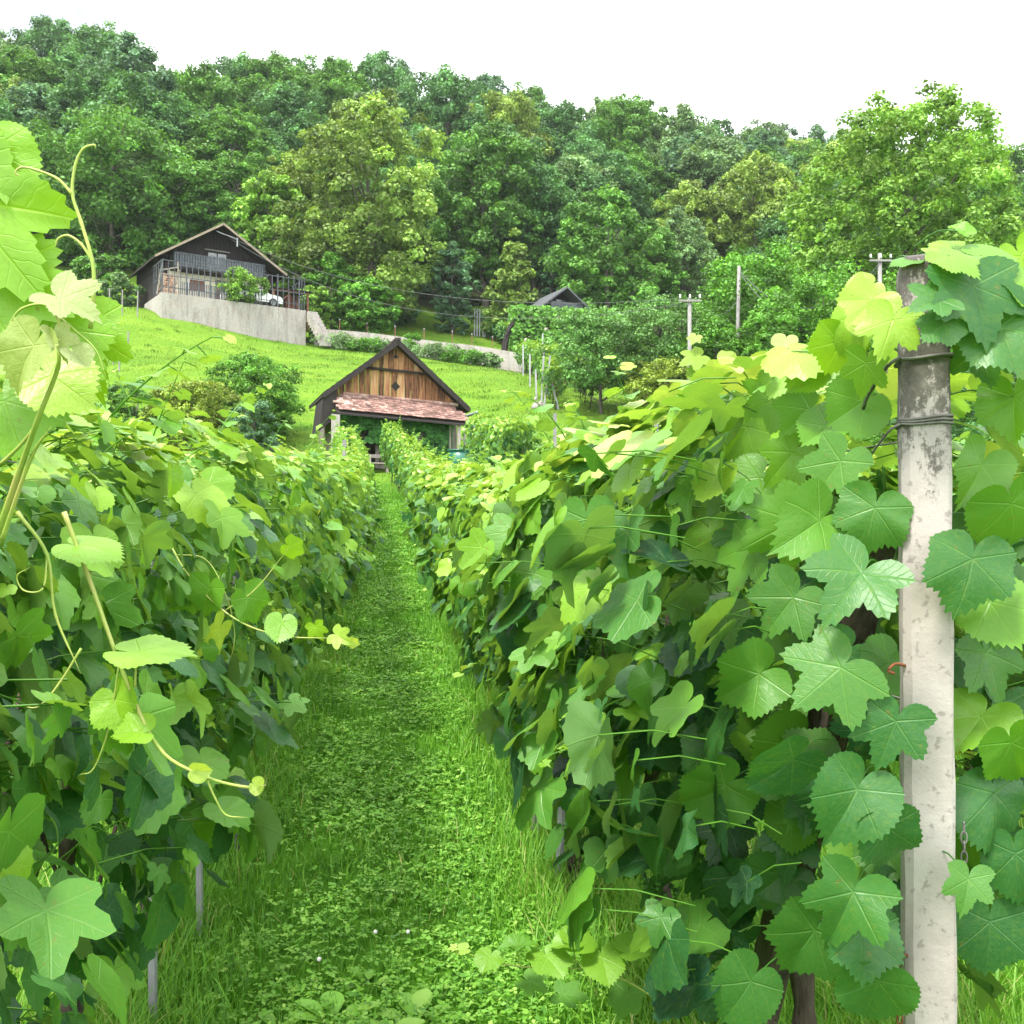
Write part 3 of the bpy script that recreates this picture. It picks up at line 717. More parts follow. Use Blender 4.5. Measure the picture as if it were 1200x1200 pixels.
def loop_z(z, r, tilt, mb, extra=0):
    w = .0415; c = [(-w, -w), (w, -w), (w, w), (-w, w), (-w, -w)]
    P = []
    for (x0, y0), (x1, y1) in zip(c[:-1], c[1:]):
        for t in np.linspace(0, 1, 6)[:-1]:
            x, y = x0 + (x1 - x0) * t, y0 + (y1 - y0) * t
            q = 1 - .035 * max(0, 1 - min(t, 1 - t) * 5)
            P.append((x * q, y * q, z + tilt * x + extra * math.sin(x * 60)))
    P.append(P[0]); mb.tube(P, r, 6)
z1 = at(1084, 418, 1.7).z + .1; z2 = at(1084, 496, 1.7).z + .1
for z, r, tl, nturn in ((z1, .0032, .02, 1), (z2, .0022, -.03, 3)):
    m = MB()
    for k in range(nturn): loop_z(z + .005 * k, r, tl + .03 * k, m, .002)
    m.tube(spline([(-.042, -.042, z), (-.06, -.03, z - .012), (-.085, .03, z - .05), (-.09, .08, z - .07)], 5), r, 6)
    m.build('wire_loop', MAT['wire'], root, True)
m = MB(); m.box((-.085, .02, z1 + .0), (.06, .004, .032)); m.build('metal_plate', MAT['stake'], root)
for sx, py in ((-1, 780), (-1, 1120), (1, 1040)):
    z = at(1084, py, 1.72).z + .1; m = MB()
    m.tube(spline([(sx * .036, -.03, z), (sx * .052, -.035, z + .003), (sx * .064, -.04, z - .008), (sx * .054, -.043, z - .012)], 5), .0028, 6)
    m.build('hook', MAT['rust'], root, True)
def chain(x, y, z, n, mat):
    m = MB()
    for k in range(n):
        P = []
        for t in range(13):
            a = 2 * math.pi * t / 12; u, v = .0045 * math.cos(a), .0105 * math.sin(a)
            P.append((x + (u if k % 2 else 0), y + (0 if k % 2 else u), z - k * .016 + v))
        m.tube(P, .0014, 5, cap=False)
    m.build('chain', mat, root, True)
chain(.052, -.035, at(1120, 965, 1.72).z + .1, 7, MAT['wire'])
chain(-.050, -.040, at(1056, 1135, 1.72).z + .1, 7, MAT['rust'])
# leaning brace behind the post
a_, b_ = at(1030, 600, 1.88), at(880, 1230, 2.45)
b2 = a_ + (b_ - a_) * 1.25
m = MB(); m.bar((0, 0, 0), b2 - a_, .055, .075)
o = m.build('timber_brace', MAT['bark']); o.location = a_
tag(o, 'dark leaning brace beam hidden in the leaves left of the concrete post', 'brace')
# twisted dark cane and wire running off the post
m = MB()
for ph in (0, 2.1, 4.2):
    P = []
    base = spline([at(1030, 375, 1.74), at(1000, 405, 1.85), at(950, 460, 2.1), at(905, 490, 2.4), at(860, 540, 2.9)], 9)
    for k, p in enumerate(base): P.append(p + Vector((math.cos(k * 1.1 + ph), 0, math.sin(k * 1.1 + ph))) * .0045)
    m.tube(P, .0028, 5)
o = m.build('twisted_wire', MAT['wire'], None, True); tag(o, 'dark twisted wire bundle slanting from the post top into the leaves', 'wire')
# trellis wires
for X, tx in ((XR, 'right'), (XL, 'left')):
    for h in (.85, 1.3, 1.75):
        P = [Vector((*rowp(X, d), float(gz(*rowp(X, d))) + h)) for d in np.arange(1.75 if X > 0 else .4, 37, 2.2)]
        m = MB(); m.tube(P, .0016, 4); o = m.build('trellis_wire', MAT['wire'], None, True)
        tag(o, '%s trellis wire running along the vine row %s of the grass path' % ({.85: 'lowest', 1.3: 'middle', 1.75: 'topmost'}[h], tx), 'wire', 'trellis wires')
# stakes at the vines
def stake(px, py_base, d, h, w, mat, label, group='stakes in the vine rows', lean=(0, 0)):
    b = at(px, py_base, d); b.z = float(gz(b.x, b.y)) - .1
    m = MB(); m.bar((0, 0, 0), (lean[0] * h, lean[1] * h, h), w, w * .8)
    o = m.build('stake', mat); o.location = b; tag(o, label, 'stake', group)
for d, lab, mt in ((3.25, 'white stake nearest the bottom left corner under the vines', 'stake'), (4.05, 'second pale stake beside a vine stem in the left row', 'stake'), (5.05, 'third thin grey stake in the left row, at the grass edge', 'stake_grey')):
    x, y = rowp(XL + .13, d); m = MB(); m.bar((0, 0, -.1), (-.02, 0, 1.5), .026, .02)
    o = m.build('stake', MAT[mt]); o.location = gpt(x, y); tag(o, lab, 'stake', 'stakes in the vine rows')
for d, lab, mt, w in ((4.6, 'white stake nearest the camera in the right row', 'stake', .026), (5.3, 'broad weathered grey stake between two white stakes in the right row', 'stake_grey', .06), (6.0, 'white stake beyond the weathered one in the right row', 'stake', .03), (7.2, 'grey wooden stake farther back in the right row', 'stake_grey', .05)):
    x, y = rowp(XR - .14, d); m = MB(); m.bar((0, 0, -.1), (.05, .05, 1.1 if w < .06 else .62), w, .022)
    o = m.build('stake', MAT[mt]); o.location = gpt(x, y); tag(o, lab, 'stake', 'stakes in the vine rows')
x, y = rowp(XL, 21); m = MB(); m.bar((0, 0, 0), (.02, 0, 2.15), .08, .07); o = m.build('stake', MAT['stake_grey']); o.location = gpt(x - .05, y)
tag(o, 'grey wooden post rising above the far end of the left row', 'stake')
for px, d, lab in ((1018 / 1.7, 29, 0),): pass
for X, d, lab in ((6.3, 24, 'weathered post rising above the leaves of the fourth right row'), (4.5, 27, 'weathered post rising above the leaves of the third right row')):
    x, y = rowp(X, d); m = MB(); m.bar((0, 0, 0), (.03, 0, 2.75), .09, .09); o = m.build('stake', MAT['stake_grey']); o.location = gpt(x, y); tag(o, lab, 'stake')

# ------------------------------------------------------------------ trees
def env(shape, t):
    if shape == 'round': return np.sqrt(np.clip(1 - (2 * t - 1) ** 2, 0, 1)) ** .75
    if shape == 'dome': return np.sqrt(np.clip(1 - np.clip((t - .32) / .68, -1, 1) ** 2, 0, 1)) * np.clip(.55 + t * 1.4, 0, 1)
    if shape == 'cone': return np.clip(1.02 - t, 0, 1) ** .8 * np.clip(.6 + t * 3, 0, 1)
    if shape == 'column': return np.clip(np.sin(np.pi * np.clip(t * .93 + .07, 0, 1)), 0, 1) ** .45
    return np.ones_like(t)
def make_tree(seed, H, Rad, z0, shape, ncl, nleaf, ls, mat, clump=.2, tw=.5, twoTone=None, flat=.6, trunk_r=None, lk=1.0):
    rg = np.random.default_rng(seed)
    t = rg.random(ncl * 3); keep = rg.random(ncl * 3) < env(shape, t) + .12; t = t[keep][:ncl]; nc = len(t)
    ph = rg.uniform(0, 2 * np.pi, nc)
    rho = 1 - .75 * rg.random(nc) ** 1.9
    a1, a2 = rg.uniform(0, 6.3, 2)
    lump = 1 + lk * .17 * np.sin(3 * ph + a1 + t * 4) + lk * .14 * np.sin(5 * ph + a2 - t * 7) + lk * .10 * np.sin(t * 13 + a1 + 2 * ph)
    e = env(shape, t) * Rad * lump * rho
    C = np.stack([e * np.cos(ph), e * np.sin(ph), z0 + (H - z0) * t * (1 + .04 * np.sin(4 * ph + a2))], -1)
    cr = Rad * clump * rg.uniform(.55, 1.35, nc)
    nl = np.maximum((nleaf * (cr / (Rad * clump)) ** 1.5).astype(int), 12); idx = np.repeat(np.arange(nc), nl); n = len(idx)
    dv = unit(rg.normal(0, 1, (n, 3))); rr = rg.random(n) ** .45
    P = C[idx] + dv * (rr * cr[idx])[:, None] * np.array([1, 1, flat])
    P[:, 2] -= .25 * cr[idx] * (np.hypot(dv[:, 0], dv[:, 1]) * rr) ** 2
    nrm = unit(dv * .55 + np.array([0, 0, .65]) + rg.normal(0, .42, (n, 3)))
    tip = unit(rg.normal(0, 1, (n, 3)) + np.array([0, 0, -.5])); tip = unit(tip - nrm * (tip * nrm).sum(-1, keepdims=True)); sd = np.cross(tip, nrm)
    s = ls * rg.uniform(.6, 1.35, n)
    V = np.stack([P - tip * s[:, None] * .5, P + sd * s[:, None] * .34, P + tip * s[:, None] * .5 - nrm * s[:, None] * .12, P - sd * s[:, None] * .34], 1).reshape(-1, 3)
    Fq = np.arange(4 * n).reshape(n, 4)
    ct = rg.normal(.5, .17 * tw * 2, nc)[idx]
    tint = ct + rg.normal(0, .12, n)
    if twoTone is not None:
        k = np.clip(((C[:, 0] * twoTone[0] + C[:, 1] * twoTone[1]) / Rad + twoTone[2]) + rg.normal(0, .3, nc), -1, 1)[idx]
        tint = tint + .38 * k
    crown = add_mesh('crown', V, [Fq], mat, {'tint': np.repeat(np.clip(tint, 0, 1), 4)})
    tb = MB(); tr = trunk_r or H * .016
    pts = [Vector((0, 0, -.4))]; top = z0 + (H - z0) * .72
    for i in range(1, 8): pts.append(Vector((rg.normal(0, H * .006), rg.normal(0, H * .006), top * i / 7)))
    tb.tube(pts, [tr * (1.25 - .95 * i / 7) for i in range(8)], 7)
    for k in rg.choice(nc, min(nc, 16), replace=False):
        c = Vector(C[k]); b = pts[int(np.clip(c.z / top * 7 - 1.5, 1, 6))]
        tb.tube(spline([b, b.lerp(c, .5) + Vector((0, 0, -.06 * Rad)), c], 3), [tr * .42, tr * .36, tr * .3, tr * .25, tr * .2, tr * .14, tr * .1][:7], 5)
    return (('trunk', tb.mesh('trunk', MAT['tree_bark'], True)), ('crown', crown))
def place_tree(parts, loc, label, cat='tree', group=None, rz=0, sc=(1, 1, 1), name='broadleaf_tree'):
    t = thing(name, label, cat, loc, rz, group); t.scale = sc
    for nm, me in parts: obj(nm, me, t)
    return t
FP = {}
FP['oak'] = [make_tree(101 + i, 17, 5.2, 4.5, 'dome', 300, 100, .34, MAT['oak'], .19, .6) for i in range(3)]
FP['beech'] = [make_tree(111 + i, 18, 4.8, 4.0, 'round', 300, 100, .34, MAT['beech'], .19, .6) for i in range(2)]
FP['bluish'] = [make_tree(121 + i, 18, 4.6, 5.0, 'dome', 280, 100, .35, MAT['bluish'], .19, .6) for i in range(2)]
FP['pale'] = [make_tree(131 + i, 17, 4.6, 4.5, 'dome', 280, 100, .34, MAT['pale'], .19, .6) for i in range(2)]
FP['golden'] = [make_tree(141 + i, 16, 4.4, 4.5, 'round', 280, 100, .34, MAT['golden'], .19, .6) for i in range(2)]
FLAB = {'golden': 'yellowish green broadleaf tree in the dense wood on the hillside', 'oak': 'dark green broadleaf tree in the dense wood on the hillside', 'beech': 'fresh green broadleaf tree in the dense wood on the hillside',
        'bluish': 'bluish green broadleaf tree in the dense wood on the hillside', 'pale': 'pale greyish green broadleaf tree in the dense wood on the hillside'}
fr = np.random.default_rng(5)
y = 99.0; row = 0
while y < 181:
    hw = .56 * y + 9
    for x in np.arange(-hw, hw, 7.6):
        xx, yy = x + fr.normal(0, 1.5) + (3.8 if row % 2 else 0), y + fr.normal(0, 1.8)
        kind = fr.choice(['oak', 'beech', 'bluish', 'pale', 'golden'], p=[.33, .26, .18, .14, .09] if yy < 140 else [.27, .15, .30, .22, .06])
        sky_ = row >= 8
        lab = FLAB[kind] if not sky_ else FLAB[kind].replace('in the dense wood on the hillside', 'on the skyline at the top of the wood')
        s = fr.uniform(.78, 1.18)
        if yy < 104: s *= .82
        place_tree(FP[kind][fr.integers(len(FP[kind]))], gpt(xx, yy) - Vector((0, 0, .3)), lab, group='%s trees %s' % (kind if kind != 'pale' else 'pale green', 'on the skyline' if sky_ else 'of the hillside wood'),
                   rz=fr.uniform(0, 6.28), sc=(s * fr.uniform(.9, 1.12), s * fr.uniform(.9, 1.12), s * fr.uniform(.88, 1.15)), name='broadleaf_tree')
    y += 9.2; row += 1

def tree_px(px, top, base_d, wpx, label, shape, mat, seed, z0f=.12, ncl=200, nleaf=80, ls=.3, clump=.2, name='broadleaf_tree', cat='tree', base_px=None, twoTone=None, tw=.6, flat=.6, group=None, lk=1.0):
    x = at(px, 600, base_d).x; b = gpt(x, base_d)
    H = at(px, top, base_d).z - b.z; H = max(H, .5); Rr = wpx / 2 / F * base_d
    pr = make_tree(seed, H, Rr, H * z0f, shape, ncl, nleaf, ls, MAT[mat], clump, tw, twoTone, flat, None, lk)
    return place_tree(pr, b, label, cat, group, name=name)
tree_px(432, 112, 88, 165, 'large linden with yellowish blossom at the right of the timber house', 'column', 'linden', 201, .05, 420, 85, .36, .16, 'linden_tree', twoTone=(.9, -.2, -.35), tw=.8)
tree_px(1062, 126, 62, 262, 'big rounded light green tree behind the concrete post', 'round', 'lime', 202, .04, 1000, 95, .26, .10, 'broadleaf_tree', lk=.35)
tree_px(712, 222, 92, 118, 'leafy tree with yellow green top right of the small dark roofed house', 'dome', 'beech', 203, .06, 260, 85, .34, .18, twoTone=(0, 0, .25))
tree_px(603, 274, 90, 84, 'light green cone-shaped hornbeam left of the small dark roofed house', 'cone', 'linden', 204, .02, 240, 75, .30, .15, 'hornbeam')
tree_px(646, 288, 94, 40, 'slim dark spruce with a pointed tip behind the small roof', 'cone', 'spruce', 205, .03, 150, 70, .22, .16, 'spruce_tree')
tree_px(530, 288, 90, 52, 'narrow upright bluish tree at the wood edge beside the linden', 'column', 'bluish', 206, .03, 150, 75, .30, .2)
tree_px(318, 205, 93, 96, 'bright yellow green maple rising behind the timber house roof', 'dome', 'lime', 207, .1, 240, 80, .34, .17, 'maple_tree', tw=.9)
tree_px(128, 140, 96, 200, 'big spreading green tree left of the timber house at wood edge', 'round', 'beech', 208, .04, 420, 90, .36, .15)
tree_px(30, 180, 98, 150, 'broad fresh green tree at the left edge of the wood', 'dome', 'beech', 209, .05, 300, 85, .36, .17)
tree_px(207, 180, 97, 90, 'round-topped mid green tree just above the timber house', 'dome', 'beech', 210, .1, 220, 85, .36, .18)
tree_px(168, 105, 124, 46, 'thin yellow green young tree standing out in the middle of the wood', 'column', 'lime', 211, .45, 60, 60, .42, .3)
tree_px(460, 335, 90, 60, 'bushy dark tree at the foot of the linden', 'round', 'oak', 212, .0, 140, 75, .3, .2)
tree_px(388, 296, 84, 58, 'tall bushy shrub right of the timber house shed', 'column', 'hedge', 213, .0, 140, 75, .26, .2, 'shrub', 'shrub')
tree_px(432, 328, 82, 62, 'small round leafy tree above the low concrete wall', 'round', 'hedge', 214, .10, 200, 75, .24, .2)
tree_px(365, 335, 81, 40, 'fresh green bush beside the steps of the timber house', 'round', 'lime', 215, .0, 120, 70, .24, .22, 'shrub', 'shrub')
tree_px(112, 296, 78, 58, 'green bush behind the fence posts left of the timber house', 'round', 'beech', 216, .0, 120, 75, .24, .2, 'shrub', 'shrub')
tree_px(140, 322, 76, 42, 'small pale bush touching the fence posts left of the house', 'round', 'pale', 217, .0, 90, 70, .2, .22, 'shrub', 'shrub')
# orchard and thicket to the right
tree_px(705, 362, 51, 120, 'leafy plum tree with slim stem at the right end of the meadow', 'round', 'orchard', 221, .26, 220, 75, .15, .17, 'plum_tree', twoTone=(-.3, 0, 0))
tree_px(775, 352, 53, 150, 'tallest fruit tree in the middle of the orchard clump', 'column', 'orchard', 222, .2, 280, 75, .15, .15, 'plum_tree')
tree_px(838, 372, 51, 110, 'olive green fruit tree at the right of the orchard clump', 'dome', 'hedge', 223, .24, 200, 75, .15, .17, 'plum_tree')
tree_px(775, 420, 49, 90, 'small yellowish fruit tree in front of the orchard clump', 'round', 'olive', 224, .26, 130, 65, .14, .2, 'plum_tree')
tree_px(900, 292, 56, 210, 'wide yellow green thicket tree beneath the wooden utility pole', 'dome', 'hedge', 225, .02, 420, 80, .20, .14, 'broadleaf_tree')
tree_px(960, 330, 50, 190, 'shaggy green thicket tree left of the concrete post', 'round', 'hedge', 226, .0, 380, 80, .18, .14)
tree_px(905, 425, 44, 140, 'dense low bush at the right foot of the orchard', 'round', 'orchard', 227, .0, 260, 75, .15, .16, 'shrub', 'shrub')
tree_px(960, 430, 40, 170, 'bright low bush behind the vine row tops', 'round', 'hedge', 228, .0, 280, 75, .14, .16, 'shrub', 'shrub')
tree_px(1080, 330, 48, 190, 'tangled green bush directly behind the concrete post', 'round', 'hedge', 229, .0, 340, 80, .17, .15, 'shrub', 'shrub')
tree_px(1185, 345, 52, 170, 'tangled light green tree at the right edge of the photo', 'round', 'lime', 230, .0, 340, 80, .18, .15)
tree_px(1160, 425, 30, 190, 'dark green bush right of the concrete post', 'round', 'oak', 231, .0, 300, 75, .12, .16, 'shrub', 'shrub')
tree_px(1190, 500, 25, 150, 'low leafy bush at the right edge beyond the vines', 'round', 'hedge', 232, .0, 240, 75, .10, .16, 'shrub', 'shrub')
# bushes at the left of the barn
tree_px(292, 418, 47, 112, 'full green round bush on the meadow left of the barn', 'round', 'hedge', 241, .0, 420, 80, .12, .15, 'shrub', 'shrub')
tree_px(232, 446, 43, 108, 'olive yellow feathery bush left of the full round bush', 'round', 'olive', 242, .0, 400, 75, .11, .15, 'shrub', 'shrub')
tree_px(298, 470, 41, 60, 'small bluish bush below the full round bush', 'round', 'bluish', 243, .0, 120, 75, .11, .2, 'shrub', 'shrub')
tree_px(160, 446, 43, 80, 'green bush at the left behind the row of vine tips', 'round', 'beech', 244, .0, 150, 75, .12, .18, 'shrub', 'shrub')
tree_px(90, 450, 42, 90, 'dark bush behind the large pale leaf at the left edge', 'round', 'oak', 245, .0, 150, 75, .12, .18, 'shrub', 'shrub')
# weeds along the low wall
for k, (px, top, d, w) in enumerate(((395, 393, 76.5, 50), (430, 398, 76.5, 48), (463, 401, 76, 44), (482, 391, 77, 22), (510, 404, 75.5, 50), (545, 411, 75, 44), (572, 414, 75, 26))):
    tree_px(px, top, d, w, '%s weedy bush from the left below the low concrete wall' % ORD[k], 'round', 'hedge' if k % 2 else 'pale', 260 + k, .0, 60, 60, .16, .3, 'shrub', 'shrub', group='weedy bushes along the low wall')

# ------------------------------------------------------------------ timber barn
bp = at(463, 553, 42.0); bz = float(gz(bp.x, bp.y)) - .02
BY, BS = R(18), .058
root = thing('timber_barn', 'old timber barn with orange plank gable and tiled pent roof', 'barn', (bp.x, bp.y, bz), BY)
HW, EZ, RZ, DP = 2.82, 2.90, 5.22, 3.4
sl_ = (RZ - EZ) / HW
def roof_z(x): return RZ - sl_ * abs(x)
m = MB(); rgb = np.random.default_rng(3)
m.box((-2.05, .09, 1.25), (1.1, .12, 2.5), None, .4); m.box((.9, .09, 1.25), (3.4, .12, 2.5), None, .4)      # doorway left open between
m.box((-1.15, .09, 2.2), (.7, .12, .6), None, .4)
m.box((-2.56, DP / 2 + .15, 1.4), (.12, DP - .1, 2.9), None, .35); m.box((2.6, DP / 2 + .15, 1.35), (.12, DP - .1, 2.8), None, .35); m.box((0, DP, 1.6), (5.3, .12, 3.2), None, .3)
m.shear(BS).build('wall', MAT['wood_grey'], root)
def planks(z0, z1f, x0, x1, y, w, mb):
    x = x0
    while x < x1 - .02:
        xe = min(x + w * rgb.uniform(.85, 1.2), x1)
        za, zb = min(z1f, roof_z(x) - .16), min(z1f, roof_z(xe) - .16)
        if za > z0 + .03 and zb > z0 + .03:
            g = .008; off = rgb.uniform(-.012, .012); lo = z0 + rgb.uniform(-.05, .02)
            poly = [(x + g, lo), (xe - g, lo)]
            if x < 0 < xe and z1f > RZ - .3: poly += [(xe - g, zb), (0, RZ - .16), (x + g, za)]
            else: poly += [(xe - g, zb), (x + g, za)]
            mb.prism(poly, y + off, y + off + .03, rgb.uniform(.1, .9) * .9 if abs(x) < 1.5 else rgb.uniform(.05, .55))
        x = xe
m = MB(); planks(2.66, 4.03, -2.55, 2.55, -.03, .27, m); planks(4.0, 9, -1.45, 1.45, -.09, .2, m)
m.shear(BS).build('gable_planks', MAT['wood_brown'], root)
m = MB(); m.box((0, -.13, 4.05), (2.75, .08, .09)); m.box((0, -.02, 2.62), (5.3, .14, .14)); m.shear(BS).build('cross_beam', MAT['wood_dark'], root)
m = MB()
for (cz, r) in ((3.42, .19), (4.62, .10)):
    yy = -.055 if cz < 4 else -.115
    m = MB(); m.prism([(0, cz - r), (r, cz), (0, cz + r), (-r, cz)], yy, yy + .02)  # dark plates on the planks paint the shade inside the vent openings
    if cz > 4: m.box((0, -.106, 4.80), (.05, .02, .24))
    m.shear(BS).build('painted_vent_hole', MAT['wood_dark'], root)
m = MB(); th = .11
for s in (-1, 1):
    ex = s * (HW + .22); ez = roof_z(HW + .22)
    poly = [(0, RZ - th), (ex, ez - th), (ex, ez), (0, RZ)]
    if s < 0: poly = [(x, z) for x, z in reversed(poly)]
    m.prism([p for p in poly][::1], -.55, DP + .4, .4)
    # stepped tile ends along the verge
    for k in range(14):
        f0 = k / 14; x_, z_ = ex * (f0 + .036), RZ + (ez - RZ) * (f0 + .036) + .035
        q = Matrix.Rotation(-s * -math.atan(sl_) + s * .06, 3, 'Y')
        m.box((x_, DP / 2 - .08, z_), (.31, DP + 1.0, .035), q, .3 + .5 * rgb.random())
m.box((0, DP / 2 - .08, RZ + .05), (.22, DP + 1.02, .09))
m.shear(BS).build('roof', MAT['roof_dark'], root)
m = MB()   # hipped low side panel on the left, dark boards hanging under the eave
m.add([(-2.98, -.50, 2.74), (-2.45, -.50, 3.12), (-2.52, -.50, 1.85), (-3.16, -.50, 1.25), (-2.98, 1.8, 2.74), (-3.16, 1.8, 1.25), (-2.52, 1.8, 1.85), (-2.45, 1.8, 3.12)],
      [(0, 1, 2, 3)[::-1], (0, 3, 5, 4)[::-1], (4, 5, 6, 7)[::-1], (3, 2, 6, 5)[::-1], (1, 0, 4, 7)[::-1], (2, 1, 7, 6)[::-1]])
m.shear(BS).build('side_panel', MAT['wood_dark'], root)
m = MB()   # verge boards
for s in (-1, 1):
    m.bar((0, -.56, RZ - .10), (s * (HW + .2), -.56, roof_z(HW + .2) - .10), .04, .16)
m.shear(BS).build('verge_board', MAT['wood_dark'], root)
m = MB()   # clay tiles of the pent roof
nr = 8; px0, px1 = -2.55, 2.72
slope = math.atan2(.72, .95)
for r_ in range(nr):
    yy = -.10 - .97 * r_ / nr - .06; zz = 2.82 - .72 * r_ / nr
    x = px0 + (.08 if r_ % 2 else 0) + (.25 if r_ < 2 else 0)
    while x < px1 - (.35 if r_ < 3 else 0):
        tw_ = .175 * rgb.uniform(.96, 1.03)
        tnt = np.clip(rgb.normal(.48, .17) + (.35 if x < -1.2 and rgb.random() < .4 else 0), 0, 1)
        q = Matrix.Rotation(slope - .10 + rgb.normal(0, .02), 3, 'X')
        m.box((x + tw_ / 2, yy, zz + rgb.normal(0, .006)), (tw_ - .012, .22, .022), q, float(tnt))
        x += tw_
m.box((px0 + .16, -.62, 2.47), (.45, .16, .09), None, 1.0); 
x = px0 + .4
while x < 2.4: m.tube([(x, -.08, 2.9), (x + .36, -.08, 2.9)], .075, 8, float(rgb.uniform(.4, .9))); x += .34
m.shear(BS).build('pent_roof', MAT['tile'], root)
m = MB(); m.add([(px0, -.12, 2.74), (px1, -.12, 2.74), (px1, -1.12, 1.98), (px0, -1.12, 1.98), (px0, -.12, 2.68), (px1, -.12, 2.68), (px1, -1.12, 1.92), (px0, -1.12, 1.92)],
      [(0, 3, 2, 1), (4, 5, 6, 7), (3, 7, 6, 2), (0, 1, 5, 4), (0, 4, 7, 3), (1, 2, 6, 5)]); m.shear(BS).build('roof_lining', MAT['wood_dark'], root)
m = MB(); m.box((-2.58, -1.0, .93), (.30, .28, 1.95)); m.shear(BS).build('pillar', MAT['wall_concrete'], root)
for x, y_, w in ((2.42, -1.0, .12), (2.68, -.95, .08), (2.2, -.4, .07), (2.3, -.2, .06)):
    m = MB(); m.bar((x, y_, -.3), (x + .02, y_, 2.02), w); m.shear(BS).build('prop', MAT['wood_grey'], root)
m = MB(); m.bar((2.35, -1.02, 1.55), (2.75, -.98, 1.25), .06); m.shear(BS).build('brace', MAT['wood_grey'], root)
m = MB(); m.tube([(3.16, -.52, 2.35), (3.2, -.52, 2.1), (3.2, -.5, .9)], .05, 8); m.tube([(3.35, -.5, 2.62), (3.3, DP, 2.62)], .06, 8); m.shear(BS).build('drainpipe', MAT['metal'], root, True)
# bench and slats inside the doorway, ivy on the wall, soil strip
x, y = bp.x - .9, bp.y - 1.1
root = thing('wooden_bench', 'low wooden bench in the shade under the barn pent roof', 'bench', (x, y, float(gz(x, y))), BY)
m = MB(); m.box((0, 0, .42), (1.6, .36, .05)); m.build('seat', MAT['wood_grey'], root)
m = MB(); m.box((0, .2, .72), (1.6, .04, .14)); m.build('backrest', MAT['wood_grey'], root)
for s in (-.7, 0, .7):
    m = MB(); m.box((s, 0, .32), (.08, .3, .9)); m.build('leg', MAT['wood_grey'], root)
def leaf_wall(name, seed, n, x0, x1, z0, z1, y0, y1, ls, mat, root_loc, rz, label, cat, hole=None, shear=0):
    rg = np.random.default_rng(seed)
    x, z = rg.uniform(x0, x1, n), rg.uniform(z0, z1, n)
    k = np.sin(x * 2.3 + seed) * np.sin(z * 3.1 + seed * 2) + .5 * np.sin(x * 6 - z * 5)
    keep = (k > -.8)
    if hole: keep &= ~((x > hole[0]) & (x < hole[1]) & (z < hole[2]))
    x, z = x[keep], z[keep]; n = len(x)
    y = y0 + (y1 - y0) * rg.random(n) ** .7
    L = Leaves(); L.add(np.stack([x, y, z - shear * x], -1), np.array([0, -1, .55]) + rg.normal(0, .35, (n, 3)), np.array([0, -.2, -1]) + rg.normal(0, .35, (n, 3)), ls * rg.uniform(.6, 1.3, n), np.clip(rg.normal(.5, .22, n), 0, 1), 2, rg)
    t = thing(name, label, cat, root_loc, rz); me = L.mesh('leaves', mat); obj('leaves', me, t)
    s = MB()
    for q in range(10):
        a = rg.uniform(x0, x1); s.tube(spline([(a, y1, z0 - .3), (a + rg.normal(0, .2), y1, (z0 + z1) / 2), (a + rg.normal(0, .4), y1, z1)], 4), .02, 4)
    s.build('stems', MAT['bark'], t); return t
leaf_wall('ivy', 71, 6500, -2.4, 2.25, .45, 2.3, -.42, -.04, .13, MAT['ivy'], (bp.x, bp.y, bz), BY, 'dark green climbing leaves covering the barn front under the pent roof', 'climber', (-1.45, -.6, 1.05), BS)
tp = at(540, 556, 40.6)
root = thing('water_barrel', 'green plastic water barrel beside the barn corner', 'barrel', gpt(tp.x, tp.y))
def lathe(mb, prof, n=28, t=.5):
    V = [(r * math.cos(2 * math.pi * k / n), r * math.sin(2 * math.pi * k / n), z) for r, z in prof for k in range(n)]
    Fc = [(i * n + k, i * n + (k + 1) % n, (i + 1) * n + (k + 1) % n, (i + 1) * n + k) for i in range(len(prof) - 1) for k in range(n)]
    mb.add(V, Fc, t)
m = MB(); lathe(m, [(.001, .02), (.42, .02), (.44, .06), (.47, .5), (.50, .95), (.46, .95), (.43, .5), (.42, .1), (.001, .1)]); m.build('barrel_body', MAT['barrel'], root, True)
m = MB(); lathe(m, [(.44, .93), (.53, .93), (.545, .96), (.53, .99), (.44, .99), (.44, .93)]); m.build('rim', MAT['barrel'], root, True)

# ------------------------------------------------------------------ timber house on the terrace
hp = at(254, 360.5, 76.0)
HZ = hp.z; HYAW = R(34)
root = thing('timber_house', 'dark timber house with balcony and cream ground floor', 'house', hp, HYAW)
W2, EZ, RZ, DP = 4.75, 2.95, 5.95, 6.0; sl_ = (RZ - EZ) / W2
m = MB(); m.prism([(-3.6, 0), (3.6, 0), (3.6, 2.35), (-3.6, 2.35)], 0, DP); m.build('wall', MAT['cream'], root)
m = MB(); m.prism([(-4.3, 2.36), (4.3, 2.36), (4.3, roof_z(4.3) - .13), (0, RZ - .13), (-4.3, roof_z(4.3) - .13)], 0.02, DP)
for x in np.arange(-4.2, 4.2, .24): m.box((x, .0, (2.4 + roof_z(x) - .15) / 2), (.03, .04, max(.1, roof_z(x) - .15 - 2.4)), None, .8)
m.build('gable_wall', MAT['wood_dark'], root)
m = MB()
for s in (-1, 1):
    ex, ez = s * (W2 + .15), roof_z(W2 + .15); poly = [(0, RZ - .12), (ex, ez - .12), (ex, ez), (0, RZ)]
    if s < 0: poly = poly[::-1]
    m.prism(poly, -1.45, DP + .5, .4)
    for k in range(16):
        f0 = (k + .5) / 16; q = Matrix.Rotation(s * math.atan(sl_) + s * .05, 3, 'Y')
        m.box((ex * f0, DP / 2 - .45, RZ + (ez - RZ) * f0 + .025), (.36, DP + 1.9, .03), q, .3 + .4 * (k % 2))
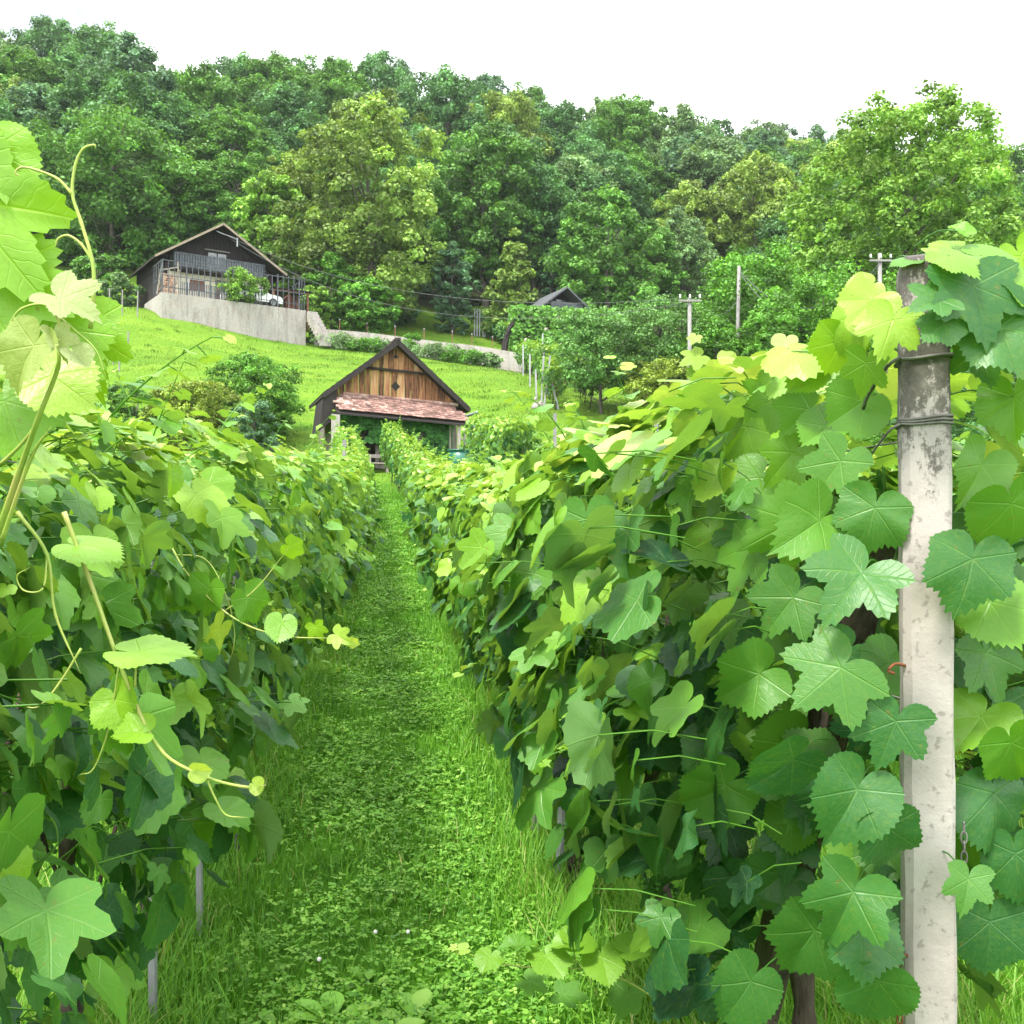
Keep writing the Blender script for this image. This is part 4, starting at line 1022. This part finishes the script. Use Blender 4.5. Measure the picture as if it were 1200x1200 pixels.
rf = m.build('roof', MAT['roof_dark'], root)
m = MB()
for s in (-1, 1): m.bar((0, -1.48, RZ - .05), (s * (W2 + .15), -1.48, roof_z(W2 + .15) - .05), .05, .16)
m.build('fascia', MAT['fascia'], rf)
m = MB(); m.box((2.2, 3.2, 5.6), (.6, .6, 1.2)); 
m = MB()
m.box((-.1, -.62, 2.32), (6.7, 1.2, .12)); b = m.build('balcony', MAT['wood_dark'], root)
m = MB()
m.box((-.1, -1.2, 3.36), (6.7, .08, .08)); m.box((-.1, -1.2, 2.46), (6.7, .06, .10)); m.box((-.1, -1.2, 2.9), (6.7, .05, .05))
for x in np.arange(-3.4, 3.25, .19): m.box((x, -1.2, 2.9), (.135, .03, .86), None, float(rgb.random()))
for s in (-3.45, 3.25): m.box((s, -.6, 2.9), (.05, 1.2, .95))
m.build('balcony_railing', MAT['rail_grey'], b)
for x, nm in ((-.36, 'door'), (.36, 'door')):
    m = MB(); m.box((x, -.02, 3.15), (.62, .06, 1.75)); dr = m.build('balcony_door', MAT['stake'], root)
    m = MB(); m.box((x, -.056, 3.45), (.44, .02, .75)); m.build('pane', MAT['glass'], dr)
m = MB(); m.box((0, -.06, 4.22), (1.9, .12, .08)); m.build('door_lintel', MAT['stake_grey'], root)
for x, z, w, h in ((-1.5, 1.45, 1.05, .75), (1.75, 1.25, .8, .9), (.35, 1.0, .75, 1.9)):
    m = MB(); m.box((x, -.01, z), (w + .2, .06, h + .2)); f = m.build('window', MAT['white'] if x != .35 else MAT['stake_grey'], root)
    m = MB(); m.box((x, -.05, z), (w, .03, h)); m.build('shutter', MAT['shutter'], f)
for x in (-3.95, 3.85, 4.35):
    m = MB(); m.box((x, -.9, 1.3), (.16, .16, 2.6)); m.build('porch_post', MAT['wood_dark'], root)
for x in (-3.95, 3.95):
    m = MB(); m.box((x, 3.0, 1.17), (.6, 5.8, 2.34)); m.build('side_wall', MAT['wood_dark'], root)
m = MB(); m.tube([(-.5, -1.4, 5.3), (-.1, -1.5, 5.15), (.8, -1.45, 5.0), (1.05, -1.4, 4.9)], .03, 6); m.tube([(1.05, -1.4, 5.05), (1.05, -1.4, 4.4)], .06, 8); m.build('cable_bracket', MAT['metal'], root)
# terrace with retaining wall
root = thing('retaining_wall', 'stained concrete retaining wall under the house terrace', 'wall', hp, HYAW)
m = MB()
xs = [-4.8, -3.0, -.8, 1.5, 3.7, 5.85]
for a_, b_ in zip(xs[:-1], xs[1:]):
    zl = -1.55 - .12 * (a_ + 5.6) - .5
    m.prism([(a_ + .006, zl - 1.2), (b_ - .006, zl - 1.2), (b_ - .006, -.02), (a_ + .006, -.02)], -2.85, -2.5, float(rgb.random()))
m.box((-4.65, -.4, -1.6), (.3, 4.1, 3.1)); m.box((5.7, .3, -2.0), (.3, 5.5, 3.9)); m.build('wall_face', MAT['wall_concrete'], root)
m = MB(); m.box((.52, 1.5, -.16), (10.0, 8.2, .24)); m.build('terrace_slab', MAT['wall_concrete'], root)
root = thing('terrace_railing', 'tall grey metal bar railing along the house terrace edge', 'railing', hp, HYAW)
m = MB()
for x in np.arange(-4.7, 5.85, .42):
    h = 2.3 if x < 3.6 else 2.45
    m.bar((x, -2.68, 0), (x, -2.68, h), .045 if int(round((x + 4.7) / .42)) % 4 else .08)
for y_ in np.arange(-2.3, 0, .6):
    for x in (-4.7, 5.75): m.bar((x, y_, 0), (x, y_, 2.3), .05)
m.build('bars', MAT['rail_grey'], root)
m = MB()
for z in (.42, 1.25, 2.3): m.box((.52, -2.68, z), (10.5, .04, .05))
for x in (-4.7, 5.75):
    for z in (1.1, 2.3): m.box((x, -1.5, z), (.05, 2.4, .05))
m.build('rails', MAT['rail_grey'], root)
m = MB()
for x in np.arange(-3.4, .5, .12): m.box((x, -2.62, .5), (.06, .02, .9))
m.build('lower_panels', MAT['rail_grey'], root)
M_h = Matrix.Translation(hp) @ Matrix.Rotation(HYAW, 4, 'Z')
# firewood
root = thing('firewood_stack', 'stack of split firewood at the left end of the terrace', 'firewood', M_h @ Vector((-4.1, -1.6, 0)), HYAW)
m = MB()
for r_ in range(9):
    for k in range(6):
        rr = rgb.uniform(.075, .11); m.tube([(-.45 + k * .18 + (.09 if r_ % 2 else 0), -.35, .1 + r_ * .17), (-.45 + k * .18 + (.09 if r_ % 2 else 0), .3, .1 + r_ * .17)], rr, 6, float(rgb.random()))
m.build('logs', MAT['log'], root)
m = MB()
for a_, b_ in (((-.75, -.3, 0), (-.45, -.3, 2.1)), ((.75, -.4, 0), (.65, -.4, 2.5)), ((-.6, -.4, 1.7), (.7, -.4, 2.1)), ((.2, -.4, .1), (.75, -.4, 1.9))): m.bar(a_, b_, .09)
m.build('rack', MAT['wood_grey'], root)
# shed at the right of the terrace
root = thing('wooden_shed', 'small reddish timber shed beside the steps at the terrace end', 'shed', M_h @ Vector((5.0, -1.0, 0)), HYAW)
m = MB()
for x in (-1.4, -.2, 1.3):
    m.bar((x, -1.1, -1.4 if x > 1 else 0), (x, -1.1, 1.55), .13); m.bar((x, .9, 0), (x, .9, 1.7), .12)
m.bar((-1.4, -1.12, .2), (-.2, -1.12, 1.2), .09); m.bar((-1.4, -1.1, 1.45), (1.3, -1.1, 1.45), .12)
m.build('frame', MAT['wood_red'], root)
m = MB(); m.box((0, -.1, 1.66), (3.1, 2.5, .08), Matrix.Rotation(.08, 3, 'X')); m.build('roof', MAT['wood_dark'], root)
m = MB(); m.box((.6, .4, .75), (1.2, .6, 1.4)); m.box((-.9, .9, .8), (1.0, .08, 1.5)); m.build('wall', MAT['wood_red'], root)
# steps
root = thing('stone_steps', 'narrow pale stone steps going down beside the retaining wall', 'steps', M_h @ Vector((6.3, -2.9, 0)), HYAW)
m = MB()
for k in range(9): m.box((0, -.1 - k * .30, -.5 - k * .27), (.75, .34, .8), None, float(rgb.random()))
m.build('treads', MAT['wall_concrete'], root)
# car
root = thing('parked_car', 'white car parked on the terrace behind the metal bars', 'car', M_h @ Vector((2.1, -1.6, 0)), HYAW)
def car_body():
    prof = [(-2.1, .35), (2.1, .35), (2.15, .62), (1.95, .86), (1.1, .98), (.5, 1.40), (-.9, 1.46), (-1.7, 1.05), (-2.1, .95), (-2.18, .6)]
    V, Fc = [], []; secs = [(-.84, .80), (-.78, 1.0), (.78, 1.0), (.84, .80)]
    for y_, s in secs:
        for x, z in prof: V.append((x * (1 if s == 1 else .985), y_ * (1 if z < 1 else .86), .35 + (z - .35) * (1 if s == 1 else .97)))
    n = len(prof)
    for i in range(3):
        for k in range(n): q, w = k, (k + 1) % n; Fc.append((i * n + q, i * n + w, (i + 1) * n + w, (i + 1) * n + q)[::-1])
    Fc += [tuple(range(n)), tuple(range(4 * n - 1, 3 * n - 1, -1))]
    mb = MB(); mb.add(V, Fc); return mb
car_body().build('body', MAT['car_white'], root)
m = MB()
for s in (-1, 1):
    m.add([(.35, s * .745, 1.33), (-.1, s * .745, 1.37), (-.1, s * .80, .99), (.85, s * .80, .99)], [(0, 1, 2, 3) if s < 0 else (3, 2, 1, 0)])
    m.add([(-.2, s * .745, 1.37), (-.85, s * .745, 1.39), (-1.45, s * .80, 1.02), (-.2, s * .80, .99)], [(0, 1, 2, 3) if s < 0 else (3, 2, 1, 0)])
m.build('window', MAT['glass'], root)
for x in (-1.35, 1.35):
    for s in (-1, 1):
        m = MB(); m.tube([(x, s * .68, .33), (x, s * .87, .33)], .33, 20); w_ = m.build('wheel', MAT['rubber'], root)
        m = MB(); m.tube([(x, s * .865, .33), (x, s * .885, .33)], .2, 16); m.build('rim', MAT['metal'], w_)
# small tree on the terrace edge
pt = M_h @ Vector((.9, -2.42, 0))
pr = make_tree(300, 2.55, 1.15, .15, 'dome', 70, 80, .17, MAT['lime'], .34, .6)
place_tree(pr, pt, 'small bright green tree growing through the terrace railing of the house', name='young_tree')
pr2 = make_tree(301, 2.1, .75, .9, 'round', 26, 60, .16, MAT['lime'], .4, .6)
place_tree(pr2, M_h @ Vector((2.35, -2.42, 0)), 'bright vine tuft hanging over the terrace railing right of the small tree', cat='climber', name='climber')

# low wall along the lane
root_px = [(368, 394, 80), (430, 399, 79.5), (500, 408, 79), (560, 415, 78), (612, 424, 77)]
P = [at(*p) for p in root_px]; P = spline(P, 5)
V, Fc = [], []
for p in P:
    zt = p.z + .62; zb = min(p.z, float(gz(p.x, p.y))) - .6
    V += [(p.x, p.y, zb), (p.x, p.y, zt), (p.x, p.y + .3, zt), (p.x, p.y + .3, zb)]
for i in range(len(P) - 1):
    for k in range(4): q, w = k, (k + 1) % 4; Fc.append((i * 4 + q, i * 4 + w, i * 4 + 4 + w, i * 4 + 4 + q))
Fc += [(0, 1, 2, 3), tuple(len(V) - 4 + k for k in (3, 2, 1, 0))]
m = MB(); m.add(V, Fc); o = m.build('low_wall', MAT['wall_concrete']); tag(o, 'low weathered concrete wall crossing the meadow between the two houses', 'wall')
for k, (px, py) in enumerate(((372, 383), (398, 386), (430, 390), (463, 394), (497, 397), (530, 400), (553, 403), (577, 406))):
    b = at(px, py, 80.4); m = MB(); m.bar((0, 0, -.8), (0, 0, .72), .06, .06, .4); o = thing('fence_stake', ORD[k] + ' short stake from the left standing along the low concrete wall', 'stake', b, 0, 'stakes along the low wall')
    m.build('shaft', MAT['wood_red'], o); m = MB(); m.box((0, 0, .77), (.085, .085, .10)); m.build('cap', MAT['stake'], o)
for k, (px, py, d) in enumerate(((97, 365, 70), (114, 372, 66), (128, 364, 70), (133, 390, 60), (143, 367, 70), (150, 388, 61), (161, 367, 70), (140, 395, 58))):
    b = at(px, py, d); b.z = float(gz(b.x, b.y)); m = MB(); m.bar((0, 0, -.3), (.02, 0, 1.75), .075); o = m.build('fence_post', MAT['stake_grey']); o.location = b
    tag(o, 'one of the thin grey fence posts left of the timber house', 'fence post', 'thin fence posts left of the house')

# ------------------------------------------------------------------ second house and pergola
sp_ = at(657, 400, 86); sp_.z = at(657, 339, 86).z - 4.9
root = thing('small_house', 'small house with dark gable roof half hidden by climbing leaves', 'house', sp_, R(26))
W2, RZ, EZ, DP = 2.6, 4.9, 2.95, 5.0; sl_ = (RZ - EZ) / W2
m = MB(); m.prism([(-2.1, 0), (2.1, 0), (2.1, 3.1), (-2.1, 3.1)], 0, DP); m.build('wall', MAT['cream'], root)
m = MB(); m.prism([(-2.1, 3.11), (2.1, 3.11), (0, RZ - .14)], .02, DP - .02); m.build('gable_wall', MAT['wood_dark'], root)
m = MB()
for s in (-1, 1):
    ex, ez = s * (W2 + .1), roof_z(W2 + .1); poly = [(0, RZ - .16), (ex, ez - .16), (ex, ez), (0, RZ)]
    m.prism(poly[::-1] if s < 0 else poly, -1.2, DP + .4)
m.build('roof', MAT['roof_slate'], root)
m = MB(); m.box((.1, -.9, 3.25), (3.0, .06, .75)); m.box((.1, -.5, 2.85), (3.0, .9, .08)); m.build('balcony', MAT['rail_grey'], root)
m = MB(); m.box((0, -.02, 3.6), (.9, .05, .8)); m.build('window', MAT['glass'], root)
pp = at(645, 420, 81); pp.z = float(gz(pp.x, pp.y))
leaf_wall('hedge_pergola', 72, 9500, -3.3, 4.0, -.2, at(645, 362, 81).z - pp.z, -1.3, .6, .19, MAT['hedge'], pp, R(14), 'leafy climber-covered pergola in front of the small house', 'pergola')
c0 = [at(620, 360, 79.6), at(604, 374, 79.4), at(594, 392, 79.3), at(590, 420, 79.2)]
m = MB(); Pq = spline(c0, 5); m.tube([p + Vector((0, .3, 0)) for p in Pq], [.10 + .20 * i / len(Pq) for i in range(len(Pq))], 6); o = m.build('gate_arch', MAT['wood_dark']); tag(o, 'dark curved wooden arch at the left end of the leafy pergola', 'arch')

# small vineyard plots uphill
k = 0
for (p0, p1, n) in (((612, 402, 74), (650, 468, 52), 13), ((636, 398, 74), (690, 468, 52), 11)):
    for i in range(n):
        t = i / (n - 1); d = p0[2] + (p1[2] - p0[2]) * t; x = at(p0[0] + (p1[0] - p0[0]) * t, 600, d).x
        place_vine(0, 0, 'bushy vine of the small plot between the pergola and the orchard', 'vines of the small plot by the orchard', lod=2, scale=1.15, xy=(x, d), rz=R(100))
for (px, py, d, lean, h) in ((634, 465, 52.5, .05, 3.0), (637, 466, 52.3, .12, 2.8), (629, 462, 53, -.03, 2.0), (655, 468, 52, -.25, 1.4), (613, 430, 64, 0, 2.0), (621, 445, 59, 0, 2.0), (636, 422, 66, 0, 2.9), (666, 420, 68, 0, 3.0)):
    b = at(px, py, d); b.z = float(gz(b.x, b.y)) - .1; m = MB(); m.bar((0, 0, 0), (lean * h, 0, h), .09); o = m.build('stake', MAT['stake']); o.location = b
    tag(o, 'one of the pale wooden stakes propping the small vine plot by the orchard', 'stake', 'stakes of the small vine plot')
for i in range(7):
    x = at(560 + i * 6.5, 600, 92 - i * .9).x
    place_vine(0, 0, 'vine of the small plot above the low wall, left of the pergola', 'vines above the low wall', lod=2, scale=1.25, xy=(x, 92 - i * .9), rz=R(-30))
for px in (556, 559, 562, 566, 568):
    b = at(px, 390, 90.5); b.z = float(gz(b.x, b.y)); m = MB(); m.bar((0, 0, -.2), (.02, 0, 2.4), .10); o = m.build('stake', MAT['stake']); o.location = b
    tag(o, 'one of the tight cluster of white stakes above the low wall, left of the pergola', 'stake', 'white stakes left of the pergola')
b = at(628, 464, 52.6); b.z = float(gz(b.x, b.y))
m = MB()
for q in range(16): ball(m, (rgb.normal(0, .3), rgb.normal(0, .25), abs(rgb.normal(.1, .14))), rgb.uniform(.1, .2))
o = m.build('stone_pile', MAT['wall_concrete']); o.location = b; tag(o, 'little heap of grey stones at the foot of the vine plot stakes', 'stones')

# ------------------------------------------------------------------ poles and lines
def pole(px, top, base, d, lean, label, arm=None):
    a, b = at(px, base, d), at(px + lean, top, d); b0 = Vector((a.x, a.y, float(gz(a.x, a.y))))
    t = thing('utility_pole', label, 'utility pole', b0, 0, 'wooden utility poles')
    m = MB(); m.tube([(0, 0, -.3), b - b0], [.11, .085], 10); m.build('shaft', MAT['stake_grey'], t, True)
    if arm:
        m = MB(); q = b - b0 - Vector((0, 0, arm[1])); m.bar(q + Vector((-arm[0], -.1, 0)), q + Vector((arm[0], -.1, 0)), .09); m.build('crossarm', MAT['stake_grey'], t)
        for s in (-1, 0, 1):
            m = MB(); c = q + Vector((s * arm[0] * .9, -.12, .12)); m.tube([c, c + Vector((0, 0, .16))], [.05, .035], 8); m.build('insulator', MAT['white'], t, True)
    return b
pa = pole(862, 312, 400, 52, 4, 'leaning pale wooden utility pole with two sagging wires')
pb = pole(1031, 297, 400, 46, 0, 'wooden utility pole with insulators just left of the concrete post', (.5, .35))
pd = pole(808, 350, 440, 46.5, 0, 'distant wooden utility pole with crossarm above the orchard', (.5, .12))
def cable(a, b, sag, r, label):
    P = []
    for i in range(19):
        t = i / 18; P.append(a.lerp(b, t) - Vector((0, 0, sag * 4 * t * (1 - t))))
    m = MB(); m.tube(P, r, 5); o = m.build('power_line', MAT['cable'], None, True); tag(o, label, 'power line', 'power lines')
cable(pa - Vector((0, 0, .2)), pb - Vector((0, 0, .45)), 2.0, .020, 'upper sagging cable between the pale pole and the pole by the post')
cable(pa - Vector((0, 0, .3)), pb - Vector((0, 0, .6)), 2.4, .020, 'lower sagging cable between the pale pole and the pole by the post')
h1 = at(268, 277, 75); h2 = at(272, 281, 75)
cable(h1, pd + Vector((-.4, 0, 0)), 1.8, .013, 'upper thin cable from the timber house to the distant pole')
cable(h2, pd + Vector((-.4, 0, -.25)), 2.6, .013, 'lower thin cable from the timber house to the distant pole')
cable(pd + Vector((.5, 0, -.2)), pa + Vector((0, 0, -1.6)), .7, .013, 'short slack cable between the distant pole and the pale pole')

# ------------------------------------------------------------------ tile-roofed lean-to and rail at the left
lp = at(268, 575, 27); lz = float(gz(lp.x, lp.y))
root = thing('tool_shed', 'low tool shed with reddish tiled roof behind the left vine rows', 'shed', (lp.x, lp.y, lz), R(10))
top = at(268, 545, 27).z - lz
m = MB()
for s in (-.8, .8):
    for y_ in (0, 1.2): m.box((s, y_, top / 2 - .1), (.09, .09, top - .1))
m.build('frame', MAT['wood_grey'], root)
m = MB(); m.box((0, 1.2, top / 2 - .1), (1.6, .05, top - .2)); m.build('wall', MAT['wood_dark'], root)
m = MB()
for r_ in range(6):
    for k in range(12): m.box((-.95 + k * .17, -.2 + r_ * .27, top - .42 + r_ * .12), (.16, .32, .025), Matrix.Rotation(.38, 3, 'X'), float(np.clip(rgb.normal(.6, .22), 0, 1)))
m.build('roof', MAT['tile'], root)
for k, (px, py) in enumerate(((338, 562), (318, 560), (362, 566))):
    b = at(px, py, 38.5); b.z = float(gz(b.x, b.y)) - .1
    m = MB(); m.bar((0, 0, 0), (0, 0, 1.15 if k == 0 else .9), .09); o = m.build('fence_post', MAT['stake_grey']); o.location = b
    tag(o, 'short wooden post %s the meadow edge left of the barn' % ('standing by the rail on', 'left of the rail at', 'right of the rail at')[k], 'fence post', 'posts left of the barn')
a_, b_ = at(316, 525, 38.4), at(365, 532, 38.4); m = MB(); m.bar((0, 0, 0), b_ - a_, .05, .12); o = m.build('fence_rail', MAT['wood_dark']); o.location = a_
tag(o, 'dark fallen fence rail on the meadow edge left of the barn', 'rail')

# ------------------------------------------------------------------ grass, clover, meadow, weeds
def blades(P, h, w, lean, tint, rg, segs=3):
    n = len(P); an = rg.uniform(0, 6.283, n); dx, dy = np.cos(an), np.sin(an)
    sx, sy = -dy, dx; V = np.empty((n, segs * 2 + 1, 3)); 
    for k in range(segs + 1):
        t = k / segs; ww = w * (1 - t ** 1.6) * .5; off = lean * h * t * t; zz = h * (t - .25 * lean * t * t)
        c = np.stack([P[:, 0] + dx * off, P[:, 1] + dy * off, P[:, 2] + zz], -1)
        if k < segs:
            V[:, 2 * k] = c - np.stack([sx * ww, sy * ww, 0 * ww], -1); V[:, 2 * k + 1] = c + np.stack([sx * ww, sy * ww, 0 * ww], -1)
        else: V[:, 2 * k] = c
    b = (np.arange(n) * (2 * segs + 1))[:, None]
    Q = [b + np.array([[2 * k, 2 * k + 1, 2 * k + 3, 2 * k + 2]]) for k in range(segs - 1)]
    T = b + np.array([[2 * segs - 2, 2 * segs - 1, 2 * segs]])
    return V.reshape(-1, 3), np.concatenate(Q), T, np.repeat(np.clip(tint, 0, 1), 2 * segs + 1)
def fbm(x, y, s):
    return (np.sin(x * 2.1 * s + 1.3 * np.sin(y * 1.7 * s)) + np.sin(y * 2.7 * s + 1.1 * np.sin(x * 2.3 * s + 2)) + .6 * np.sin(x * 5.3 * s - y * 4.1 * s)) / 2.6
rgg = np.random.default_rng(21)
VV, QQ, TT, tt, off = [], [], [], [], 0
def push(v, q, t, ti):
    global off
    VV.append(v); QQ.append(q + off); TT.append(t + off); tt.append(ti); off += len(v)
for d0, d1, X0, X1, dens, wd, hs_ in ((1.6, 4.5, -1.6, 1.9, 3900, .0062, .85), (4.5, 8, -1.6, 1.8, 2500, .0072, .9), (8, 15, -1.5, 1.7, 1000, .009, 1.0), (15, 37, -1.4, 1.6, 420, .016, 1.05), (.3, 9, 1.75, 8, 700, .009, 1.2), (9, 36, 1.6, 13, 50, .03, 1.3), (4, 38, -9, -1.5, 50, .03, 1.3)):
    n = int((d1 - d0) * (X1 - X0) * dens); dd = rgg.uniform(d0, d1, n); X = rgg.uniform(X0, X1, n)
    x, y = X + rsk(dd), dd
    edge = np.clip((np.abs(X - .02) - .38) / .45, 0, 1)
    patch = fbm(x, y, 1.0)
    h = (.045 + .06 * rgg.random(n) + (.06 + .15 * rgg.random(n) ** 1.5) * edge + .045 * np.clip(patch, 0, 1)) * hs_
    keep = rgg.random(n) < np.clip(.5 + .5 * edge + .3 * patch, .15, 1)
    h = h * np.where(rgg.random(n) < .06, 1.5, 1)
    ti = .42 + .22 * edge + rgg.normal(0, .16, n) + .1 * patch + np.where(rgg.random(n) < .035, .45, 0) + .12 * fbm(x * .7 + 4, y * .5, 1)
    P = np.stack([x, y, gz(x, y)], -1)[keep]
    push(*blades(P, h[keep], wd * rgg.uniform(.6, 1.4, keep.sum()), rgg.uniform(.15, .95, keep.sum()), ti[keep], rgg))
o = obj('path_grass', add_mesh('path_grass', np.concatenate(VV), [np.concatenate(QQ), np.concatenate(TT)], MAT['grass'], {'tint': np.concatenate(tt)}, True))
tag(o, 'lush green grass growing on the path and under the vine rows', 'grass', kind='stuff')
# clover and small weeds
VV, QQ, tt, off = [], [], [], 0
for d0, d1, dens, s0 in ((2.2, 5, 1500, .016), (5, 9, 950, .020), (9, 17, 420, .028), (17, 36, 120, .045)):
    n = int((d1 - d0) * 2.2 * dens); dd = rgg.uniform(d0, d1, n); X = rgg.normal(.02, .52, n); x, y = X + rsk(dd), dd
    keep = (fbm(x + 3, y + 5, .9) + rgg.normal(0, .45, n)) > -.35; x, y = x[keep], y[keep]; n = len(x)
    zz = gz(x, y) + .015 + .055 * rgg.random(n) + .02 * np.clip(fbm(x, y, 1.3), 0, 1)
    C = np.stack([x, y, zz], -1); s = s0 * rgg.uniform(.6, 1.5, n); ti = np.clip(rgg.normal(.5, .2, n), 0, 1); a0 = rgg.uniform(0, 6.3, n)
    wide = rgg.uniform(.6, 1.0, n)
    for k in range(3):
        a = a0 + k * 2.094; dr = unit(np.stack([np.cos(a), np.sin(a), rgg.normal(.15, .3, n)], -1)); sd = np.stack([-np.sin(a), np.cos(a), rgg.normal(0, .25, n)], -1)
        v = np.stack([C, C + dr * (s * .6)[:, None] + sd * (s * .5 * wide)[:, None], C + dr * (s * 1.15)[:, None] - np.array([0, 0, .15]) * s[:, None], C + dr * (s * .6)[:, None] - sd * (s * .5 * wide)[:, None]], 1).reshape(-1, 3)
        VV.append(v); QQ.append(np.arange(4 * n).reshape(n, 4) + off); off += 4 * n; tt.append(np.repeat(ti, 4))
o = obj('clover', add_mesh('clover', np.concatenate(VV), [np.concatenate(QQ)], MAT['clover'], {'tint': np.concatenate(tt)}))
tag(o, 'clover and small round-leaved weeds carpeting the middle of the path', 'clover', kind='stuff')
# meadow tufts on the hillside
n = 190000; y = rgg.uniform(36, 96, n); x = rgg.uniform(-1, 1, n) * (.5 * y + 2); k = fbm(x * .12, y * .25, 1)
P = np.stack([x, y, gz(x, y)], -1)
hh = rgg.uniform(.025, .06, n) * (1 + .4 * k); tn = .5 + .22 * k + rgg.normal(0, .14, n)
nc = 1500; cy_ = rgg.uniform(43, 94, nc); cx_ = rgg.uniform(-1, 1, nc) * (.5 * cy_ + 2); ci = np.repeat(np.arange(nc), 34); m_ = len(ci); cs = rgg.uniform(.10, .5, nc)[ci]
wx, wy = cx_[ci] + rgg.normal(0, 1, m_) * cs * 1.6, cy_[ci] + rgg.normal(0, 1, m_) * cs
P = np.concatenate([P, np.stack([wx, wy, gz(wx, wy)], -1)]); hh = np.concatenate([hh, rgg.uniform(.06, .20, m_)]); tn = np.concatenate([tn, rgg.normal(.42, .28, nc)[ci] + rgg.normal(0, .1, m_)]); n = len(P)
v, q, t, ti = blades(P, hh, np.full(n, .035), rgg.uniform(.3, 1.0, n), tn, rgg, 2)
o = obj('meadow_grass', add_mesh('meadow_grass', v, [q, t], MAT['meadow'], {'tint': ti}, True)); tag(o, 'mown bright green meadow grass on the slope behind the barn', 'grass', kind='stuff')
# broad-leaved dock plants at the bottom of the path
def oval(mb, p, d, up, ln, w, t):
    d = d.normalized(); s = d.cross(up).normalized(); u = s.cross(d)
    V = []; m_ = 7
    for i in range(m_ + 1):
        f = i / m_; ww = w * math.sin(math.pi * min(1, f * .93 + .05)) ** .8; c = p + d * ln * f + u * (ln * (.22 * f - .42 * f * f))
        V += [c - s * ww + u * ww * .25, c, c + s * ww + u * ww * .25]
    Fc = []
    for i in range(m_):
        a = i * 3; Fc += [(a, a + 1, a + 4, a + 3), (a + 1, a + 2, a + 5, a + 4)]
    mb.add(V, Fc, t)
for k, (px, py, d, nl, sc, lab) in enumerate(((438, 1175, 3.15, 9, 1.05, 'broad-leaved dock plant in the middle of the bottom edge'), (395, 1165, 3.3, 8, .95, 'smaller dock plant left of the large one at the bottom edge'),
                                             (488, 1160, 3.3, 8, .95, 'dock plant right of the large one, below the trailing shoot'), (430, 1130, 3.6, 6, .6, 'small dock plant just above the bottom edge group'), (330, 1160, 3.25, 6, .7, 'small leafy weed left of the dock plants'))):
    p = at(px, py, d); p.z = float(gz(p.x, p.y)); t = thing('dock_plant', lab, 'weed', p)
    m = MB(); st_ = MB()
    for q in range(nl):
        a = 2.4 * q + k; e = rgb.uniform(.2, .6); h = Vector((0, 0, .05 * sc))
        b_ = Vector((math.cos(a), math.sin(a), e)) * .05 * sc
        oval(m, b_, Vector((math.cos(a), math.sin(a), e * 1.1)), Vector((0, 0, 1)), rgb.uniform(.085, .13) * sc, rgb.uniform(.030, .042) * sc, float(np.clip(rgb.normal(.62, .15), 0, 1)))
        st_.tube([(0, 0, -.02), b_], .0022, 4)
    m.build('leaves', MAT['clover'], t, True); st_.build('stalks', MAT['stem'], t)
for px, py, d, lab in ((374, 1124, 3.62, 'pink clover flower near the bottom left of the path'), (478, 1092, 3.9, 'white clover flower beside the grass tuft on the path'), (440, 1092, 3.9, 'white clover flower left of the other one on the path')):
    p = at(px, py, d); b = Vector((p.x, p.y, float(gz(p.x, p.y)))); t = thing('clover_flower', lab, 'flower', b)
    m = MB(); ball(m, p - b, .009); m.build('bloom', MAT['flower'], t, True); m = MB(); m.tube([(0, 0, 0), p - b], .0012, 4); m.build('stalk', MAT['stem'], t)


# ------------------------------------------------------------------ summer haze
m = bpy.data.materials.new('summer_haze'); m.use_nodes = True; nt = m.node_tree
nt.nodes.remove(nt.nodes['Principled BSDF'])
pv = nt.nodes.new('ShaderNodeVolumePrincipled'); pv.inputs['Density'].default_value = .00014; pv.inputs['Color'].default_value = (.86, .91, .95, 1)
nt.links.new(pv.outputs[0], nt.nodes['Material Output'].inputs['Volume'])
b = MB(); b.box((0, 0, 48), (830, 830, 100)); b.v = [(x, y, -1.2 if z < 20 else 118) for x, y, z in b.v]
o = b.build('haze', m); tag(o, 'thin pale summer haze hanging in the air over the slope', 'haze', kind='stuff')
